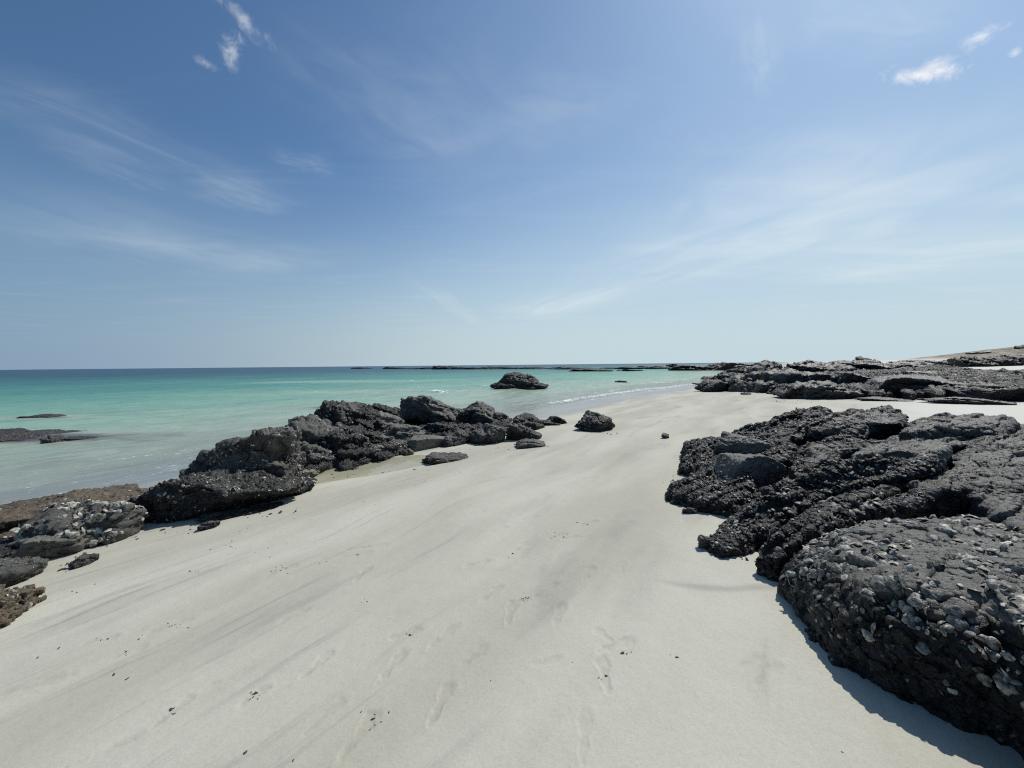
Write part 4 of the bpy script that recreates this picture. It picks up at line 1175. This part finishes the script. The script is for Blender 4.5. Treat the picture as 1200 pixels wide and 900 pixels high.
PEB = []
for s in range(4):
    U, T = ico(3)
    r_ = fractured(U, np.random.default_rng(300 + s), 2, 9, 30.0)
    V = U * r_[:, None]; V /= np.abs(V).max()
    V = V * np.array([1, .75, .6])
    me = mesh_np('pebble', V, T, {'crust': np.full(len(V), 0.2 + .25 * s)}, smooth=False)
    me.materials.append(MAT_ROCK if s < 3 else MAT_BROWN)
    PEB.append(me)
spots = []
for (u0, v0, u1, v1, n, sp) in [(170, 622, 350, 595, 22, 7), (60, 668, 165, 626, 14, 6), (390, 556, 520, 548, 16, 4), (545, 526, 640, 522, 14, 4), (780, 582, 850, 602, 16, 4), (822, 640, 900, 660, 14, 5), (800, 548, 782, 566, 8, 4), (690, 510, 730, 505, 5, 3), (860, 466, 1000, 473, 12, 2)]:
    for _ in range(n):
        t = rs.random()
        spots.append((u0 + (u1 - u0) * t + rs.normal() * sp, v0 + (v1 - v0) * t + abs(rs.normal()) * sp * .6))
pts = np.array([hit(u, v) for u, v in spots])
zf = ground(pts[:, 0], pts[:, 1], fine=True)
for k, (q, zg) in enumerate(zip(pts, zf)):
    o = link('pebble', PEB[k % 4])
    s = (0.008 + 0.022 * rs.random() ** 2.5) * (1 + 0.05 * q[1])
    o.location = (q[0], q[1], zg + s * 0.15)
    o.scale = (s, s, s)
    o.rotation_euler = (0.3 * rs.normal(), 0.3 * rs.normal(), rs.random() * 6.28)
    tag(o, 'small dark pebble lying on the sand at the foot of larger rocks', 'pebble', 'pebbles at the foot of the rocks')

# ------------------------------------------------------------------ light and sky
SUN_AZ, SUN_EL = R(47), R(54)
sd = bpy.data.lights.new('sun', 'SUN')
sd.energy = 3.4; sd.angle = R(0.53); sd.color = (1.0, 0.965, 0.90)
sun = bpy.data.objects.new('sun', sd); COL.objects.link(sun)
dv = Vector((math.cos(SUN_EL) * math.sin(SUN_AZ), math.cos(SUN_EL) * math.cos(SUN_AZ), math.sin(SUN_EL)))
sun.rotation_euler = dv.to_track_quat('Z', 'Y').to_euler()

wd = bpy.data.worlds.new('World'); SC.world = wd
wd.use_nodes = True
nt = wd.node_tree
for n_ in list(nt.nodes): nt.nodes.remove(n_)
N = NT(nt)
sky = N.n('ShaderNodeTexSky', _sky_type='NISHITA')
sky.sun_disc = False
sky.sun_elevation = SUN_EL
sky.sun_rotation = SUN_AZ
sky.altitude = 0; sky.air_density = 1.0; sky.dust_density = 0.8; sky.ozone_density = 2.2
dirv = N.n('ShaderNodeTexCoord').outputs['Generated']
sep = N.n('ShaderNodeSeparateXYZ', Vector=dirv)
zc = N.math('MAXIMUM', sep.outputs[2], 0.03)
px_ = N.math('DIVIDE', sep.outputs[0], zc); py_ = N.math('DIVIDE', sep.outputs[1], zc)
pl = N.n('ShaderNodeCombineXYZ', X=px_, Y=py_, Z=0.0).outputs[0]
above = N.mr(sep.outputs[2], 0.0, 0.10)
hzs = N.n('ShaderNodeVectorMath', i0=dirv, i1=(math.sin(SUN_AZ), math.cos(SUN_AZ), 0.0), _operation='DOT_PRODUCT').outputs['Value']
base = N.mix(1.0, sky.outputs[0], N.mix(N.mr(hzs, -0.7, 0.9), (0.56, 0.80, 0.94), (0.83, 1.04, 1.16)), 'MULTIPLY')
hz = N.n('ShaderNodeVectorMath', i0=N.n('ShaderNodeVectorMath', i0=N.n('ShaderNodeVectorMath', i0=dirv, i1=(1, 1, 0), _operation='MULTIPLY').outputs[0], _operation='NORMALIZE').outputs[0],
         i1=(math.sin(SUN_AZ), math.cos(SUN_AZ), 0.0), _operation='DOT_PRODUCT').outputs['Value']
hcol = N.mix(N.mr(hz, -0.35, 1.0), (2.5, 3.7, 5.2), (6.7, 7.9, 8.0))
base = N.mix(N.math('POWER', N.mr(sep.outputs[2], 0.46, -0.06), 1.2), base, hcol)
base = N.mix(N.math('MULTIPLY', N.mr(hz, 0.25, 1.0), N.mr(sep.outputs[2], 0.85, 0.1, 0.0, 0.50)), base, (5.4, 6.9, 8.0))

# thin cirrus: bands that are straight lines on the cloud plane overhead
def plane_pt(u, v):
    d = ray(u, v)
    return np.array([d[0] / d[2], d[1] / d[2]])
tot = None
def band(u0, v0, u1, v1, wpx, strength, seed, ns=(0.35, 2.2)):
    global tot
    a, b = plane_pt(u0, v0), plane_pt(u1, v1)
    e = b - a; L = float(np.linalg.norm(e)); e /= L
    nrm = np.array([-e[1], e[0]])
    um, vm = (u0 + u1) / 2, (v0 + v1) / 2
    wd_ = float(abs((plane_pt(um, vm + wpx) - plane_pt(um, vm)) @ nrm)) + 0.02
    off = (px_, py_)
    t = N.math('ADD', N.math('MULTIPLY', px_, float(e[0])), N.math('MULTIPLY_ADD', py_, float(e[1]), float(-(a @ e))))
    d = N.math('ADD', N.math('MULTIPLY', px_, float(nrm[0])), N.math('MULTIPLY_ADD', py_, float(nrm[1]), float(-(a @ nrm))))
    tn = N.math('DIVIDE', t, L); dn = N.math('DIVIDE', d, wd_)
    co = N.n('ShaderNodeCombineXYZ', X=N.math('MULTIPLY', tn, 3.0), Y=N.math('MULTIPLY', dn, 1.0), Z=float(seed)).outputs[0]
    wv = N.noise(N.n('ShaderNodeVectorMath', i0=co, i1=(1.0, 0.25, 1.0), _operation='MULTIPLY').outputs[0], 1.0, 4, 0.55)
    dn2 = N.math('ADD', dn, N.math('MULTIPLY', N.math('SUBTRACT', wv, 0.5), 2.2))
    g = N.math('POWER', 2.718, N.math('MULTIPLY', N.math('MULTIPLY', dn2, dn2), -1.0))
    ends = N.math('MULTIPLY', N.mr(tn, -0.15, 0.25), N.mr(tn, 1.15, 0.75))
    fil = N.noise(N.n('ShaderNodeVectorMath', i0=co, i1=(ns[0] * 2.2, ns[1] * 0.6, 1.0), _operation='MULTIPLY').outputs[0], 1.0, 4, 0.52, 0.9)
    val = N.math('MULTIPLY', N.math('MULTIPLY', g, ends), N.math('MULTIPLY', N.mr(fil, 0.16, 0.84), strength))
    tot = val if tot is None else N.math('ADD', tot, val)
band(-60, 85, 330, 240, 22, 0.30, 1)
band(60, 165, 190, 225, 10, 0.22, 2)
band(-40, 235, 330, 320, 26, 0.32, 3)
band(120, 270, 350, 315, 12, 0.30, 4)
band(240, 215, 330, 250, 14, 0.28, 5)
band(330, 30, 520, 190, 40, 0.20, 6)
band(430, 60, 640, 180, 60, 0.22, 7)
band(490, 330, 560, 380, 8, 0.34, 8)
band(620, 372, 1010, 235, 24, 0.62, 9)
band(860, 300, 1230, 130, 60, 0.62, 10)
band(950, 330, 1230, 260, 42, 0.58, 11)
band(880, 20, 900, 110, 45, 0.36, 12)
band(960, 0, 1100, 40, 40, 0.26, 13)
band(320, 185, 390, 195, 7, 0.3, 14)
band(600, 100, 730, 140, 30, 0.16, 15)
gen = N.noise(N.mapping(pl, (0, 0, R(25)), (0.45, 1.7, 1)), 1.0, 6, 0.6, 0.9)
tot = N.math('ADD', tot, N.math('MULTIPLY', N.mr(gen, 0.48, 0.80), 0.14))
tot = N.math('MULTIPLY', tot, above)
skyc = N.mix(N.math('MINIMUM', tot, 0.75), base, N.mix(0.45, N.mix(1.0, base, (1.5, 1.35, 1.15), 'MULTIPLY'), (8.2, 8.6, 9.0)))
# three small fair-weather clouds
cum = None
dn_ = N.noise(dirv, 40.0, 8, 0.66, 0.5)
dn2_ = N.noise(dirv, 11.0, 3, 0.5)
def puff(u, v, ru, rv, ang, strength):
    global cum
    d = ray(u, v)
    h = ray(u + 1, v) - ray(u - 1, v); sh_ = np.linalg.norm(h) / 2; h /= np.linalg.norm(h)
    w = ray(u, v - 1) - ray(u, v + 1); sw_ = np.linalg.norm(w) / 2; w /= np.linalg.norm(w)
    w = w - h * (h @ w); w /= np.linalg.norm(w)
    ca, sa = math.cos(ang), math.sin(ang)
    h2, w2 = h * ca + w * sa, -h * sa + w * ca
    def dot(vec, s_):
        return N.math('MULTIPLY', N.n('ShaderNodeVectorMath', i0=dirv, i1=tuple(float(q) for q in vec), _operation='DOT_PRODUCT').outputs['Value'], float(s_))
    a_ = dot(h2 - d * (h2 @ d), 1 / (ru * sh_)); b_ = dot(w2 - d * (w2 @ d), 1 / (rv * sw_))
    q = N.math('SQRT', N.math('ADD', N.math('MULTIPLY', a_, a_), N.math('MULTIPLY', b_, b_)))
    fr = N.mr(N.n('ShaderNodeVectorMath', i0=dirv, i1=tuple(float(x_) for x_ in d), _operation='DOT_PRODUCT').outputs['Value'], 0.90, 0.93)
    val = N.math('SUBTRACT', N.math('ADD', 1.0, N.math('MULTIPLY', N.math('SUBTRACT', dn_, 0.5), 3.2)), q)
    val = N.math('MULTIPLY', N.math('MULTIPLY', N.mr(val, -0.25, 1.5), fr), strength)
    cum = val if cum is None else N.math('MAXIMUM', cum, val)
puff(1078, 88, 42, 10, R(2), 0.98)
puff(1100, 82, 30, 13, R(0), 0.98)
puff(1150, 43, 22, 10, R(25), 0.72)
puff(1189, 63, 8, 5, 0, 0.5)
puff(288, 26, 30, 12, R(-50), 0.36)
puff(272, 60, 22, 14, R(60), 0.46)
puff(242, 75, 16, 7, R(-30), 0.36)
skyc = N.mix(cum, skyc, N.mix(N.mr(dn2_, 0.3, 0.7), (9.0, 9.2, 9.5), (11.5, 11.5, 11.5)))
bg = N.n('ShaderNodeBackground', Color=skyc, Strength=0.08)
ow = N.n('ShaderNodeOutputWorld'); N.link(bg.outputs[0], ow.inputs['Surface'])

vs = SC.view_settings
vs.view_transform = 'Standard'; vs.look = 'None'; vs.gamma = 1.0; vs.use_curve_mapping = False
vs.exposure = 0.2
SC.render.engine = 'CYCLES'
cy = SC.cycles
cy.max_bounces = 5; cy.diffuse_bounces = 3; cy.glossy_bounces = 3; cy.transparent_max_bounces = 8
cy.caustics_reflective = False; cy.caustics_refractive = False
cy.use_denoising = False
cy.pixel_filter_type = 'BLACKMAN_HARRIS'; cy.filter_width = 1.15
cy.sample_clamp_indirect = 6; cy.sample_clamp_direct = 3.5
